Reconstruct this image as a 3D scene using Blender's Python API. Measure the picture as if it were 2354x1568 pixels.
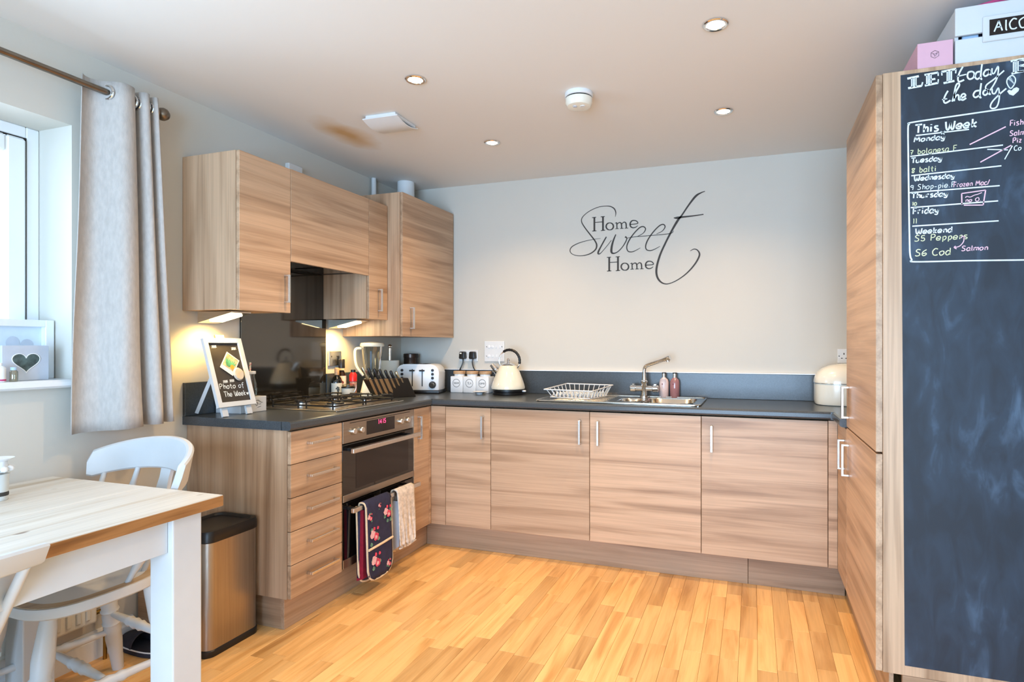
import bpy, bmesh, math, random
from mathutils import Vector, Matrix, noise
random.seed(7)
for o in list(bpy.data.objects): bpy.data.objects.remove(o, do_unlink=True)
scene = bpy.context.scene
COL = scene.collection
PI = math.pi

# ------------------------------------------------------------------ camera
cam_d = bpy.data.cameras.new('camera'); cam = bpy.data.objects.new('camera', cam_d); COL.objects.link(cam)
cam_d.sensor_fit = 'HORIZONTAL'; cam_d.sensor_width = 36.0
cam_d.lens = 1357.83 / 2354 * 36.0
cam_d.shift_x = (1177 - 1259.38) / 2354; cam_d.shift_y = (795.86 - 784) / 2354
cam_d.clip_start = 0.05
cam.location = (2.4385, -3.7446, 1.229); cam.rotation_euler = (PI/2, 0, 0.3355)
scene.camera = cam

# ------------------------------------------------------------------ world, daylight, exposure
world = bpy.data.worlds.new('world'); scene.world = world; world.use_nodes = True
wn = world.node_tree; wn.nodes['Background'].inputs[0].default_value = (0.72, 0.86, 1.0, 1); wn.nodes['Background'].inputs[1].default_value = 1.6
def area(name, loc, rot, sx, sy, col, energy):
    l = bpy.data.lights.new(name, 'AREA'); l.shape = 'RECTANGLE'; l.size = sx; l.size_y = sy; l.color = col; l.energy = energy
    o = bpy.data.objects.new(name, l); COL.objects.link(o); o.location = loc; o.rotation_euler = rot; return o
area('daylight_window', (-0.36, -2.82, 1.60), (0, -PI/2, 0), 0.95, 1.20, (0.55, 0.78, 1.0), 21)
area('daylight_rear_fill', (2.15, -6.20, 1.12), (PI/2, 0, 0), 2.4, 2.1, (0.44, 0.69, 1.0), 205)  # added soft fill from behind the camera, set outside the assumed rear glazing
vs = scene.view_settings
vs.view_transform = 'Standard'; vs.look = 'None'; vs.gamma = 1.0; vs.use_curve_mapping = False; vs.exposure = 0.70
try: scene.display_settings.display_device = 'sRGB'
except Exception: pass

cy = scene.cycles
cy.max_bounces = 7; cy.diffuse_bounces = 4; cy.glossy_bounces = 3; cy.transmission_bounces = 4; cy.transparent_max_bounces = 6
cy.caustics_reflective = False; cy.caustics_refractive = False; cy.adaptive_threshold = .05; cy.sample_clamp_indirect = 6

# ------------------------------------------------------------------ materials
def s2l(c): return tuple(((v/255)/12.92 if v/255 <= .04045 else (((v/255)+.055)/1.055)**2.4) for v in c)
MATS = {}
def nodes(name):
    m = bpy.data.materials.new(name); m.use_nodes = True; nt = m.node_tree; MATS[name] = m
    return m, nt, nt.nodes['Principled BSDF']
def N(nt, t, **kw):
    n = nt.nodes.new(t)
    for k, v in kw.items(): setattr(n, k, v)
    return n
def ramp(nt, stops):
    r = N(nt, 'ShaderNodeValToRGB'); e = r.color_ramp.elements
    while len(e) > 1: e.remove(e[0])
    e[0].position = stops[0][0]; e[0].color = (*stops[0][1], 1)
    for p, c in stops[1:]:
        x = e.new(p); x.color = (*c, 1)
    return r
def scl(c, k): return tuple(min(1, v*k) for v in c)
def mat(name, rgb, rough=.5, metal=0, var=.06, scale=14, bump=0, bscale=60, spec=.5, coat=0, trans=0, emit=None, estr=0, stretch=(1,1,1), lin=False):
    """plain procedural material: base colour broken by noise, optional fine bump"""
    m, nt, p = nodes(name); c = rgb if lin else s2l(rgb)
    tc = N(nt, 'ShaderNodeTexCoord'); mp = N(nt, 'ShaderNodeMapping'); mp.inputs['Scale'].default_value = stretch
    nt.links.new(tc.outputs['Object'], mp.inputs[0])
    no = N(nt, 'ShaderNodeTexNoise'); no.inputs['Scale'].default_value = scale; no.inputs['Detail'].default_value = 4
    nt.links.new(mp.outputs[0], no.inputs['Vector'])
    r = ramp(nt, [(.3, scl(c, 1-var)), (.7, scl(c, 1+var))]); nt.links.new(no.outputs['Fac'], r.inputs[0])
    nt.links.new(r.outputs[0], p.inputs['Base Color'])
    p.inputs['Roughness'].default_value = rough; p.inputs['Metallic'].default_value = metal
    p.inputs['Specular IOR Level'].default_value = spec; p.inputs['Coat Weight'].default_value = coat; p.inputs['Transmission Weight'].default_value = trans
    if emit: p.inputs['Emission Color'].default_value = (*emit, 1); p.inputs['Emission Strength'].default_value = estr
    if bump:
        n2 = N(nt, 'ShaderNodeTexNoise'); n2.inputs['Scale'].default_value = bscale; n2.inputs['Detail'].default_value = 6
        nt.links.new(mp.outputs[0], n2.inputs['Vector'])
        b = N(nt, 'ShaderNodeBump'); b.inputs['Strength'].default_value = bump; b.inputs['Distance'].default_value = .003
        nt.links.new(n2.outputs['Fac'], b.inputs['Height']); nt.links.new(b.outputs[0], p.inputs['Normal'])
    return m
def wood(name, axis, light, mid, dark, rough=.42, across=15, along=.75, fine=.38, rnd=.08, island=False, knots=False):
    """long streaks of grain running along one axis, each object with its own offset and tone"""
    m, nt, p = nodes(name); L = nt.links.new
    tc = N(nt, 'ShaderNodeTexCoord'); oi = N(nt, 'ShaderNodeObjectInfo')
    rv = oi.outputs['Random']
    if island:
        g = N(nt, 'ShaderNodeNewGeometry'); ad = N(nt, 'ShaderNodeMath', operation='ADD'); L(oi.outputs['Random'], ad.inputs[0]); L(g.outputs['Random Per Island'], ad.inputs[1])
        fr = N(nt, 'ShaderNodeMath', operation='FRACT'); L(ad.outputs[0], fr.inputs[0]); rv = fr.outputs[0]
    mu = N(nt, 'ShaderNodeVectorMath', operation='SCALE'); mu.inputs[0].default_value = (13.7, 7.3, 5.1); L(rv, mu.inputs['Scale'])
    av = N(nt, 'ShaderNodeVectorMath', operation='ADD')
    src = N(nt, 'ShaderNodeNewGeometry').outputs['Position'] if island else tc.outputs['Object']
    L(src, av.inputs[0]); L(mu.outputs[0], av.inputs[1])
    def noi(al, ac, det, dist):
        mp = N(nt, 'ShaderNodeMapping'); mp.inputs['Scale'].default_value = tuple(al if a == axis else ac for a in 'xyz'); L(av.outputs[0], mp.inputs[0])
        n = N(nt, 'ShaderNodeTexNoise'); n.inputs['Scale'].default_value = 1; n.inputs['Detail'].default_value = det; n.inputs['Distortion'].default_value = dist
        L(mp.outputs[0], n.inputs['Vector']); return n
    a = noi(along, across, 9, .9); b = noi(along*2.6, across*9, 4, .3)
    r1 = ramp(nt, [(.30, dark), (.44, mid), (.54, light), (.66, scl(light, 1.06)), (.76, mid)]); L(a.outputs['Fac'], r1.inputs[0])
    r2 = ramp(nt, [(.35, (.62, .62, .62)), (.62, (1, 1, 1))]); L(b.outputs['Fac'], r2.inputs[0])
    mx = N(nt, 'ShaderNodeMixRGB', blend_type='MULTIPLY'); mx.inputs[0].default_value = fine; L(r1.outputs[0], mx.inputs[1]); L(r2.outputs[0], mx.inputs[2])
    hs = N(nt, 'ShaderNodeHueSaturation'); mr = N(nt, 'ShaderNodeMapRange'); mr.inputs['To Min'].default_value = 1-rnd; mr.inputs['To Max'].default_value = 1+rnd
    L(rv, mr.inputs[0]); L(mr.outputs[0], hs.inputs['Value']); L(mx.outputs[0], hs.inputs['Color'])
    col = hs.outputs[0]
    if knots:
        mp = N(nt, 'ShaderNodeMapping'); mp.inputs['Scale'].default_value = tuple(5.5 if a == axis else 8 for a in 'xyz'); L(av.outputs[0], mp.inputs[0])
        vo = N(nt, 'ShaderNodeTexVoronoi'); vo.inputs['Scale'].default_value = 1; L(mp.outputs[0], vo.inputs['Vector'])
        kr = ramp(nt, [(.06, (.30, .20, .13)), (.12, (1, 1, 1))]); L(vo.outputs['Distance'], kr.inputs[0])
        km = N(nt, 'ShaderNodeMixRGB', blend_type='MULTIPLY'); km.inputs[0].default_value = .9; L(col, km.inputs[1]); L(kr.outputs[0], km.inputs[2]); col = km.outputs[0]
    L(col, p.inputs['Base Color']); p.inputs['Roughness'].default_value = rough
    bp = N(nt, 'ShaderNodeBump'); bp.inputs['Strength'].default_value = .08; bp.inputs['Distance'].default_value = .002; L(b.outputs['Fac'], bp.inputs['Height']); L(bp.outputs[0], p.inputs['Normal'])
    return m
def thin_glass(name, tint=(1, 1, 1), refl=.08):
    m, nt, p = nodes(name); nt.nodes.remove(p); out = nt.nodes['Material Output']
    t = N(nt, 'ShaderNodeBsdfTransparent'); t.inputs[0].default_value = (*tint, 1)
    g = N(nt, 'ShaderNodeBsdfGlossy'); g.inputs['Roughness'].default_value = .03
    no = N(nt, 'ShaderNodeTexNoise'); no.inputs['Scale'].default_value = 3
    fr = N(nt, 'ShaderNodeLayerWeight'); fr.inputs[0].default_value = .25
    mm = N(nt, 'ShaderNodeMath', operation='MULTIPLY'); mm.inputs[1].default_value = .6; nt.links.new(fr.outputs['Fresnel'], mm.inputs[0])
    ma = N(nt, 'ShaderNodeMath', operation='ADD'); ma.inputs[1].default_value = refl; nt.links.new(mm.outputs[0], ma.inputs[0])
    mx = N(nt, 'ShaderNodeMixShader'); nt.links.new(ma.outputs[0], mx.inputs[0]); nt.links.new(t.outputs[0], mx.inputs[1]); nt.links.new(g.outputs[0], mx.inputs[2]); nt.links.new(mx.outputs[0], out.inputs[0])
    return m

WL, WM, WD = (.565, .378, .242), (.485, .314, .194), (.335, .203, .118)
for ax in 'xyz': wood('wood_'+ax, ax, WL, WM, WD)
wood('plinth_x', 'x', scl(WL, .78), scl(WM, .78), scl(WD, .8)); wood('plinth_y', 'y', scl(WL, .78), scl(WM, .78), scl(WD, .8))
wood('oak', 'y', (.88, .52, .20), (.80, .44, .155), (.60, .30, .09), rough=.28, across=16, along=1.6, fine=.22, rnd=.22, island=True)
wood('pine_top', 'y', (.66, .635, .58), (.615, .575, .505), (.48, .41, .31), rough=.45, across=16, along=1.3, fine=.3, rnd=.08, knots=True)
wood('pine_edge', 'y', (.36, .165, .055), (.27, .115, .035), (.13, .048, .014), rough=.5, across=22, along=2, rnd=.05)
wood('seat_wood', 'y', (.52, .38, .22), (.43, .30, .165), (.29, .19, .10), rough=.4, across=14, rnd=.05)
wood('lid_wood', 'x', (.62, .38, .2), (.52, .3, .15), (.38, .2, .09), rough=.5, across=30, along=4, rnd=.1)
mat('wall_paint', (208, 204, 194), .85, var=.012, scale=2, bump=.05, bscale=220)
mat('white_gloss', (235, 238, 240), .32, var=.015, scale=6)
mat('white_paint', (206, 210, 213), .42, var=.03, scale=9, bump=.06, bscale=40)
mat('white_plastic', (226, 228, 228), .4, var=.015)
mat('cream_enamel', (236, 230, 208), .12, var=.01, coat=.6)
mat('bin_cream', (234, 231, 217), .22, var=.01, coat=.3)
mat('black_plastic', (22, 21, 22), .38, var=.2)
mat('black_iron', (20, 18, 16), .42, var=.2, spec=.6)
mat('gap_dark', (30, 24, 20), .8)
mat('chrome', (225, 225, 225), .09, 1, var=.02)
mat('satin_steel', (216, 212, 206), .3, 1, var=.05, scale=4, stretch=(1, 30, 30))
mat('brushed_steel', (170, 160, 148), .33, 1, var=.08, scale=3, stretch=(40, 40, 1))
mat('sink_steel', (205, 200, 190), .2, 1, var=.05, scale=10)
mat('oven_steel', (168, 158, 146), .34, 1, var=.06, scale=3, stretch=(40, 1, 40))
mat('bronze', (132, 122, 110), .3, 1, var=.1)
mat('oven_glass', (14, 12, 12), .06, var=.1, coat=.5)
mat('splash_glass', (96, 92, 86), .07, .9, var=.03, scale=3)
mat('worktop', (66, 72, 77), .28, var=.28, scale=240, bump=.03, bscale=300)
def chalk_mat():
    m, nt, p = nodes('chalk_black'); L = nt.links.new; g = N(nt, 'ShaderNodeNewGeometry')
    def noi(sc, rot, scale, det):
        mp = N(nt, 'ShaderNodeMapping'); mp.inputs['Scale'].default_value = sc; mp.inputs['Rotation'].default_value = rot; L(g.outputs['Position'], mp.inputs[0])
        n = N(nt, 'ShaderNodeTexNoise'); n.inputs['Scale'].default_value = scale; n.inputs['Detail'].default_value = det; n.inputs['Distortion'].default_value = .8; L(mp.outputs[0], n.inputs['Vector']); return n
    a = noi((1, 1, .8), (0, .5, 0), 2.6, 7); b = noi((3.2, 3.2, 1.1), (0, .6, 0), 6, 7)
    mu = N(nt, 'ShaderNodeMath', operation='MULTIPLY'); L(a.outputs['Fac'], mu.inputs[0]); L(b.outputs['Fac'], mu.inputs[1])
    r = ramp(nt, [(.16, s2l((24, 34, 46))), (.30, s2l((36, 50, 66))), (.44, s2l((70, 90, 112)))]); L(mu.outputs[0], r.inputs[0]); L(r.outputs[0], p.inputs['Base Color']); p.inputs['Roughness'].default_value = .6
chalk_mat()
mat('slate_board', (46, 42, 40), .6, var=.2, scale=20)
mat('chalk_white', (222, 232, 238), .9, var=.12, scale=60)
mat('chalk_pink', (232, 190, 205), .9, var=.12, scale=60)
mat('chalk_yellow', (218, 222, 180), .9, var=.12, scale=60)
mat('decal_ink', (52, 46, 40), .6, var=.1)
mat('print_ink', (60, 58, 55), .7, var=.1)
mat('linen', (188, 183, 178), .9, var=.09, scale=90, bump=.35, bscale=420, stretch=(1, 1, .35))
mat('linen_back', (226, 226, 224), .9, var=.05, scale=60)
mat('pink_card', (214, 168, 184), .6, var=.02)
mat('pink_strap', (196, 70, 120), .5, var=.08)
mat('red_plastic', (200, 30, 32), .35, var=.05)
mat('wine_glass', (14, 16, 14), .07, var=.1, coat=.6)
mat('oil_glass', (40, 22, 12), .1, var=.1)
mat('paper', (232, 230, 220), .8, var=.03)
mat('cream_label', (228, 224, 208), .7, var=.04)
mat('grape_ink', (70, 78, 80), .7); mat('wine_red', (120, 20, 50), .6); mat('navy', (38, 40, 68), .85, var=.15, scale=40, bump=.3, bscale=90)
mat('mitt_red', (140, 16, 44), .9, var=.15, scale=60, bump=.3, bscale=120)
mat('binding', (222, 200, 166), .85, var=.08, scale=60)
mat('rose', (214, 70, 100), .85, var=.3, scale=70); mat('rose_pale', (226, 180, 186), .85, var=.15, scale=70); mat('leaf', (96, 140, 120), .85, var=.3, scale=70)
mat('towel', (212, 202, 190), .95, var=.24, scale=55, bump=.5, bscale=150)
mat('coffee_tin', (60, 48, 42), .25, .6, var=.2)
mat('soap_pink', (240, 214, 206), .3, var=.03); mat('soap_clear', (172, 120, 120), .12, var=.1, coat=.5)
mat('knife_steel', (205, 196, 170), .22, 1, var=.08, scale=8)
mat('led_red', (60, 0, 10), .5, emit=(1, .03, .10), estr=5)
mat('lamp_glow', (255, 240, 210), .5, emit=(1, .80, .50), estr=22)
mat('strip_glow', (255, 236, 190), .5, emit=(1, .80, .45), estr=14)
mat('photo_pale', (216, 228, 238), .5, var=.05, scale=20); mat('photo_blue', (176, 202, 228), .5, var=.08); mat('photo_grey', (196, 204, 216), .5, var=.08)
mat('photo_dark', (84, 104, 104), .3, var=.75, scale=28)
mat('photo_flower', (196, 170, 130), .5, var=.4, scale=60); mat('photo_green', (92, 170, 120), .5, var=.3, scale=60); mat('photo_orange', (240, 150, 40), .5, var=.15)
mat('shoe_dark', (44, 44, 56), .8, var=.2, scale=60, bump=.3); mat('shell', (206, 192, 172), .6, var=.06, scale=30, bump=.5, bscale=50)
mat('brass', (150, 120, 60), .3, 1, var=.15)
mat('radiator', (232, 228, 215), .4, var=.02)
mat('frost', (210, 214, 212), .4, var=.04, coat=.2)
mat('display_black', (26, 20, 20), .15)
thin_glass('pane'); thin_glass('jar_glass', (.86, .86, .80), .10); thin_glass('bottle_glass', (.80, .80, .70), .12)
# ceiling paint carries a brown water stain of its own shape
def ceiling_mat():
    m, nt, p = nodes('ceiling_paint'); L = nt.links.new
    g = N(nt, 'ShaderNodeNewGeometry'); no = N(nt, 'ShaderNodeTexNoise'); no.inputs['Scale'].default_value = 6; no.inputs['Detail'].default_value = 5; L(g.outputs['Position'], no.inputs['Vector'])
    sub = N(nt, 'ShaderNodeVectorMath', operation='SUBTRACT'); sub.inputs[1].default_value = (.38, -1.10, 2.365); L(g.outputs['Position'], sub.inputs[0])
    sc = N(nt, 'ShaderNodeVectorMath', operation='MULTIPLY'); sc.inputs[1].default_value = (9.5, 4.2, 0); L(sub.outputs[0], sc.inputs[0])
    ln = N(nt, 'ShaderNodeVectorMath', operation='LENGTH'); L(sc.outputs[0], ln.inputs[0])
    ad = N(nt, 'ShaderNodeMath', operation='ADD'); L(ln.outputs['Value'], ad.inputs[0])
    m2 = N(nt, 'ShaderNodeMath', operation='MULTIPLY'); m2.inputs[1].default_value = .9; L(no.outputs['Fac'], m2.inputs[0]); L(m2.outputs[0], ad.inputs[1])
    r = ramp(nt, [(.30, s2l((204, 166, 118))), (.5, s2l((216, 192, 160))), (.95, s2l((232, 230, 226)))])
    mr = N(nt, 'ShaderNodeMapRange'); mr.inputs['From Min'].default_value = .2; mr.inputs['From Max'].default_value = 1.7; L(ad.outputs[0], mr.inputs[0]); L(mr.outputs[0], r.inputs[0])
    L(r.outputs[0], p.inputs['Base Color']); p.inputs['Roughness'].default_value = .9
ceiling_mat()

# ------------------------------------------------------------------ mesh helpers
def cat(pts, n=6, closed=False):
    """Catmull-Rom through points of any dimension"""
    P = [tuple(p) for p in pts]; k = len(P); out = []
    if k < 3 and not closed:
        return P
    segs = k if closed else k-1
    for i in range(segs):
        g = lambda j: P[j % k] if closed else P[max(0, min(k-1, j))]
        a, b, c, d = g(i-1), g(i), g(i+1), g(i+2)
        for s in range(n):
            t = s/n
            out.append(tuple(.5*((2*b[q])+(-a[q]+c[q])*t+(2*a[q]-5*b[q]+4*c[q]-d[q])*t*t+(-a[q]+3*b[q]-3*c[q]+d[q])*t**3) for q in range(len(b))))
    if not closed: out.append(P[-1])
    return out
class MB:
    def __init__(s): s.bm = bmesh.new()
    def box(s, x0, x1, y0, y1, z0, z1, bev=0, seg=1):
        v = [s.bm.verts.new((x, y, z)) for x in (x0, x1) for y in (y0, y1) for z in (z0, z1)]
        f = [s.bm.faces.new([v[i] for i in q]) for q in ((0, 1, 3, 2), (4, 6, 7, 5), (0, 4, 5, 1), (2, 3, 7, 6), (0, 2, 6, 4), (1, 5, 7, 3))]
        if bev:
            e = list({e for q in f for e in q.edges}); bmesh.ops.bevel(s.bm, geom=e, offset=bev, segments=seg, affect='EDGES', profile=.5)
        return s
    def ring(s, pts): return [s.bm.verts.new(p) for p in pts]
    def skin(s, rings, cap=True, close=True):
        for a, b in zip(rings, rings[1:]):
            n = len(a)
            for i in range(n if close else n-1):
                j = (i+1) % n
                try: s.bm.faces.new((a[i], a[j], b[j], b[i]))
                except ValueError: pass
        if cap and close:
            for r in (rings[0], rings[-1]):
                try: s.bm.faces.new(r)
                except ValueError: pass
        return s
    def tube(s, path, r, n=8, cap=True):
        """tube along a 3D path; r a number or a list"""
        P = [Vector(p) for p in path]; k = len(P); R = r if isinstance(r, (list, tuple)) else [r]*k
        rings = []; up = None
        for i, p in enumerate(P):
            t = (P[min(i+1, k-1)]-P[max(i-1, 0)]).normalized()
            if up is None: up = Vector((0, 0, 1)) if abs(t.z) < .9 else Vector((1, 0, 0))
            u = (up - t*up.dot(t))
            u = u.normalized() if u.length > 1e-6 else t.orthogonal().normalized()
            up = u; w = t.cross(u)
            rings.append(s.ring([p + (u*math.cos(a)+w*math.sin(a))*R[i] for a in [2*PI*q/n for q in range(n)]]))
        return s.skin(rings, cap)
    def lathe(s, prof, c=(0, 0, 0), n=24, cap=True, sx=1, sy=1, axis='z'):
        rings = []
        for r, h in prof:
            q = [(math.cos(2*PI*i/n)*r*sx, math.sin(2*PI*i/n)*r*sy, h) for i in range(n)]
            if axis == 'x': q = [(h, a, b) for a, b, h in q]
            if axis == 'y': q = [(b, h, a) for a, b, h in q]
            rings.append(s.ring([(c[0]+a, c[1]+b, c[2]+d) for a, b, d in q]))
        return s.skin(rings, cap)
    def prism(s, poly, axis, a, b, bev=0):
        """2D polygon extruded along an axis; poly coords are the two other axes in xyz order"""
        def P(u, v, h): return {'x': (h, u, v), 'y': (u, h, v), 'z': (u, v, h)}[axis]
        A = s.ring([P(u, v, a) for u, v in poly]); B = s.ring([P(u, v, b) for u, v in poly])
        n = len(poly); fs = [s.bm.faces.new(A), s.bm.faces.new(B)]
        for i in range(n): fs.append(s.bm.faces.new((A[i], A[(i+1) % n], B[(i+1) % n], B[i])))
        if bev:
            bmesh.ops.bevel(s.bm, geom=list({e for f in fs for e in f.edges}), offset=bev, segments=2, affect='EDGES', profile=.5)
        return s
    def ribbon(s, pts, w, place, n=5, smooth=True, depth=0):
        """flat stroke in a plane: pts (a,b) or (a,b,width); place maps (a,b) to 3D"""
        q = [(p[0], p[1], (p[2] if len(p) > 2 else 1)*w) for p in pts]
        if smooth: q = cat(q, n)
        L_, R_ = [], []
        for i, (a, b, ww) in enumerate(q):
            p0 = q[max(0, i-1)]; p1 = q[min(len(q)-1, i+1)]; dx, dy = p1[0]-p0[0], p1[1]-p0[1]; l = math.hypot(dx, dy) or 1
            nx, ny = -dy/l*ww/2, dx/l*ww/2
            L_.append(s.bm.verts.new(place(a+nx, b+ny))); R_.append(s.bm.verts.new(place(a-nx, b-ny)))
        for i in range(len(q)-1):
            s.bm.faces.new((L_[i], L_[i+1], R_[i+1], R_[i]))
        return s
    def fan(s, pts, place):
        s.bm.faces.new([s.bm.verts.new(place(a, b)) for a, b in pts]); return s
    def build(s, name, m, parent=None, smooth=False, world=False, kind=None, label=None):
        bm = s.bm; bmesh.ops.recalc_face_normals(bm, faces=bm.faces)
        if world and parent is not None:
            r = parent
            while r.parent: r = r.parent
            bmesh.ops.translate(bm, verts=bm.verts, vec=-Vector(r.location))
        me = bpy.data.meshes.new(name); bm.to_mesh(me); bm.free()
        if smooth:
            me.polygons.foreach_set('use_smooth', [True]*len(me.polygons))
            me.set_sharp_from_angle(angle=math.radians(38))
        me.materials.append(MATS[m] if isinstance(m, str) else m)
        o = bpy.data.objects.new(name, me); COL.objects.link(o); o.parent = parent
        if kind: o['kind'] = kind
        if label: o['label'] = label
        return o
def tag(o, label, category, group=None):
    o['label'] = label; o['category'] = category
    if group: o['group'] = group
    return o
def thing(name, label, category, loc=(0, 0, 0), rz=0, group=None):
    o = bpy.data.objects.new(name, None); COL.objects.link(o); o.location = loc; o.rotation_euler = (0, 0, rz); o.empty_display_size = .05
    return tag(o, label, category, group)
def solo(mb, name, m, label, category, loc=(0, 0, 0), rz=0, group=None, smooth=False):
    o = mb.build(name, m, None, smooth); o.location = loc; o.rotation_euler = (0, 0, rz); return tag(o, label, category, group)
def copy_tree(o, parent=None):
    c = o.copy(); COL.objects.link(c); c.parent = parent
    for ch in [x for x in bpy.data.objects if x.parent == o]: copy_tree(ch, c)
    return c
def struct(mb, name, m, smooth=False):
    o = mb.build(name, m, None, smooth); o['kind'] = 'structure'; return o

# single-stroke handwriting: (advance, strokes); cap height 10, x-height 6
G = {
'a': (6, "5,6 2,6 0,3 1,0 3,0 5,3|5,6 5,1 6,0"), 'b': (6, "1,10 1,0|1,4 3,6 5,4 4,0 1,0"), 'c': (5, "5,5 3,6 0,4 1,0 3,0 5,1"),
'd': (6, "5,6 2,6 0,3 1,0 3,0 5,3|5,10 5,0"), 'e': (6, "0,3 5,3 4,6 2,6 0,4 0,1 2,0 5,1"), 'f': (5, "5,9 4,10 2,8 2,-2|0,6 4,6"),
'g': (6, "5,6 2,6 0,3 1,0 4,1 5,5|5,6 5,-2 3,-3 0,-2"), 'h': (6, "1,10 1,0|1,3 3,6 5,5 5,0"), 'i': (3, "1,6 1,0|1,8 1,9"),
'k': (6, "1,10 1,0|5,6 1,3|1,3 5,0"), 'l': (3, "1,10 1,1 2,0"), 'm': (8, "0,6 0,0|0,3 2,6 4,5 4,0|4,3 6,6 7,5 7,0"), 'n': (6, "1,6 1,0|1,3 3,6 5,5 5,0"),
'o': (6, "3,6 0,4 1,0 3,0 5,2 5,5 3,6"), 'p': (6, "1,6 1,-3|1,5 4,6 5,3 3,0 1,1"), 'r': (5, "1,6 1,0|1,3 2,6 4,6"), 's': (5, "4,6 1,6 1,4 4,2 3,0 0,0"),
't': (5, "2,9 2,1 4,0|0,6 4,6"), 'u': (6, "0,6 0,1 2,0 4,1 5,6|5,6 5,0"), 'w': (8, "0,6 1,0 3,5|3,5 5,0 7,6"), 'y': (6, "0,6 1,2 3,1 5,6|5,6 4,-2 2,-3 0,-2"), 'z': (5, "0,6 4,6|4,6 0,0|0,0 4,0"),
'A': (8, "0,0 4,10|4,10 7,0|2,4 6,4"), 'B': (7, "1,0 1,10|1,10 5,9 5,6 1,5|1,5 6,4 6,1 1,0"), 'C': (7, "6,9 3,10 0,6 1,1 4,0 6,1"), 'F': (6, "1,0 1,10|1,10 6,10|1,5 5,5"), 'H': (7, "1,0 1,10|6,0 6,10|1,5 6,5"),
'M': (9, "0,0 1,10|1,10 4,3|4,3 7,10|7,10 8,0"), 'N': (8, "1,0 1,10|1,10 6,0|6,0 6,10"), 'O': (8, "4,10 0,7 1,1 4,0 7,3 6,9 4,10"), 'P': (7, "1,0 1,10|1,10 5,10 6,7 4,5 1,5"), 'S': (7, "6,9 3,10 1,8 2,6 5,4 5,1 2,0 0,1"),
'T': (7, "0,10 7,10|3.5,10 3.5,0"), 'W': (10, "0,10 1,2 3,0 5,8|5,8 6,1 8,1 9,10"), 'G': (8, "7,8 4,10 0,6 1,1 4,0 7,2 7,5|7,5 4,5"), 'U': (7, "0,10 0,2 3,0 6,2 6,10"), 'R': (7, "1,0 1,10|1,10 5,10 6,7 4,5 1,5|3,5 6,0"), 'E': (6, "5,10 0,10|0,10 0,0|0,0 5,0|0,5 4,5"),
'0': (6, "3,8 0,6 1,0 3,0 5,2 5,6 3,8"), '1': (4, "1,8 2,9 2,0"), '4': (6, "4,0 4,9|4,9 0,3|0,3 6,3"), '5': (6, "5,9 1,9|1,9 1,5 4,5 5,2 3,0 0,1"), '6': (6, "5,9 1,6 0,2 2,0 5,2 4,4 1,3"), '7': (6, "0,8 5,8|5,8 2,0|1,4 4,4"), '8': (6, "4,8 1,8 1,6 4,3 3,0 1,1 2,4 5,7 4,8"), '9': (6, "5,8 2,9 0,7 2,5 5,7|5,8 4,0"),
'-': (5, "0,3 4,3"), '.': (3, "1,0 1,1"), '/': (5, "0,0 4,10"), '&': (6, "5,0 1,7 3,9 4,7 0,2 2,0 5,3"), ' ': (4, "")}
def text(mb, s, a, b, h, w, place, slant=.0, track=1.0):
    """hand-written strokes, baseline at (a,b), cap height h"""
    k = h/10
    for ch in s:
        adv, st = G[ch]
        for q in st.split('|'):
            if not q: continue
            pts = [tuple(map(float, p.split(','))) for p in q.split()]
            mb.ribbon([(a+(x+y*slant)*k*track, b+y*k) for x, y in pts], w, place, n=4)
        a += (adv+1.2)*k*track
    return a

# ================================================================== SETTING
XL, YB, XR, YR, H = -.015, .009, 3.46, -6.0, 2.365
WY0, WY1, WZ0, WZ1 = -3.42, -2.217, 1.105, 2.071
m = MB()
m.box(XL-.25, XL, YR-.2, WY0, 0, H).box(XL-.25, XL, WY1, YB+.2, 0, H).box(XL-.25, XL, WY0, WY1, 0, WZ0-.03).box(XL-.25, XL, WY0, WY1, WZ1, H)
struct(m, 'wall_left', 'wall_paint')
struct(MB().box(XL, XR+.2, YB, YB+.2, 0, H), 'wall_back', 'wall_paint')
struct(MB().box(XR, XR+.2, YR-.2, YB, 0, H), 'wall_right', 'wall_paint')
m = MB(); m.box(XL, .85, YR-.2, YR, 0, H).box(3.45, XR, YR-.2, YR, 0, H).box(.85, 3.45, YR-.2, YR, 2.17, H)
struct(m, 'wall_rear', 'wall_paint')
struct(MB().box(XL-.25, XR+.2, YR-.2, YB+.2, H, H+.15), 'ceiling', 'ceiling_paint')
floor = struct(MB().box(XL-.25, XR+.2, YR-.2, YB+.2, -.10, -.012), 'floor', 'gap_dark')
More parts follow.
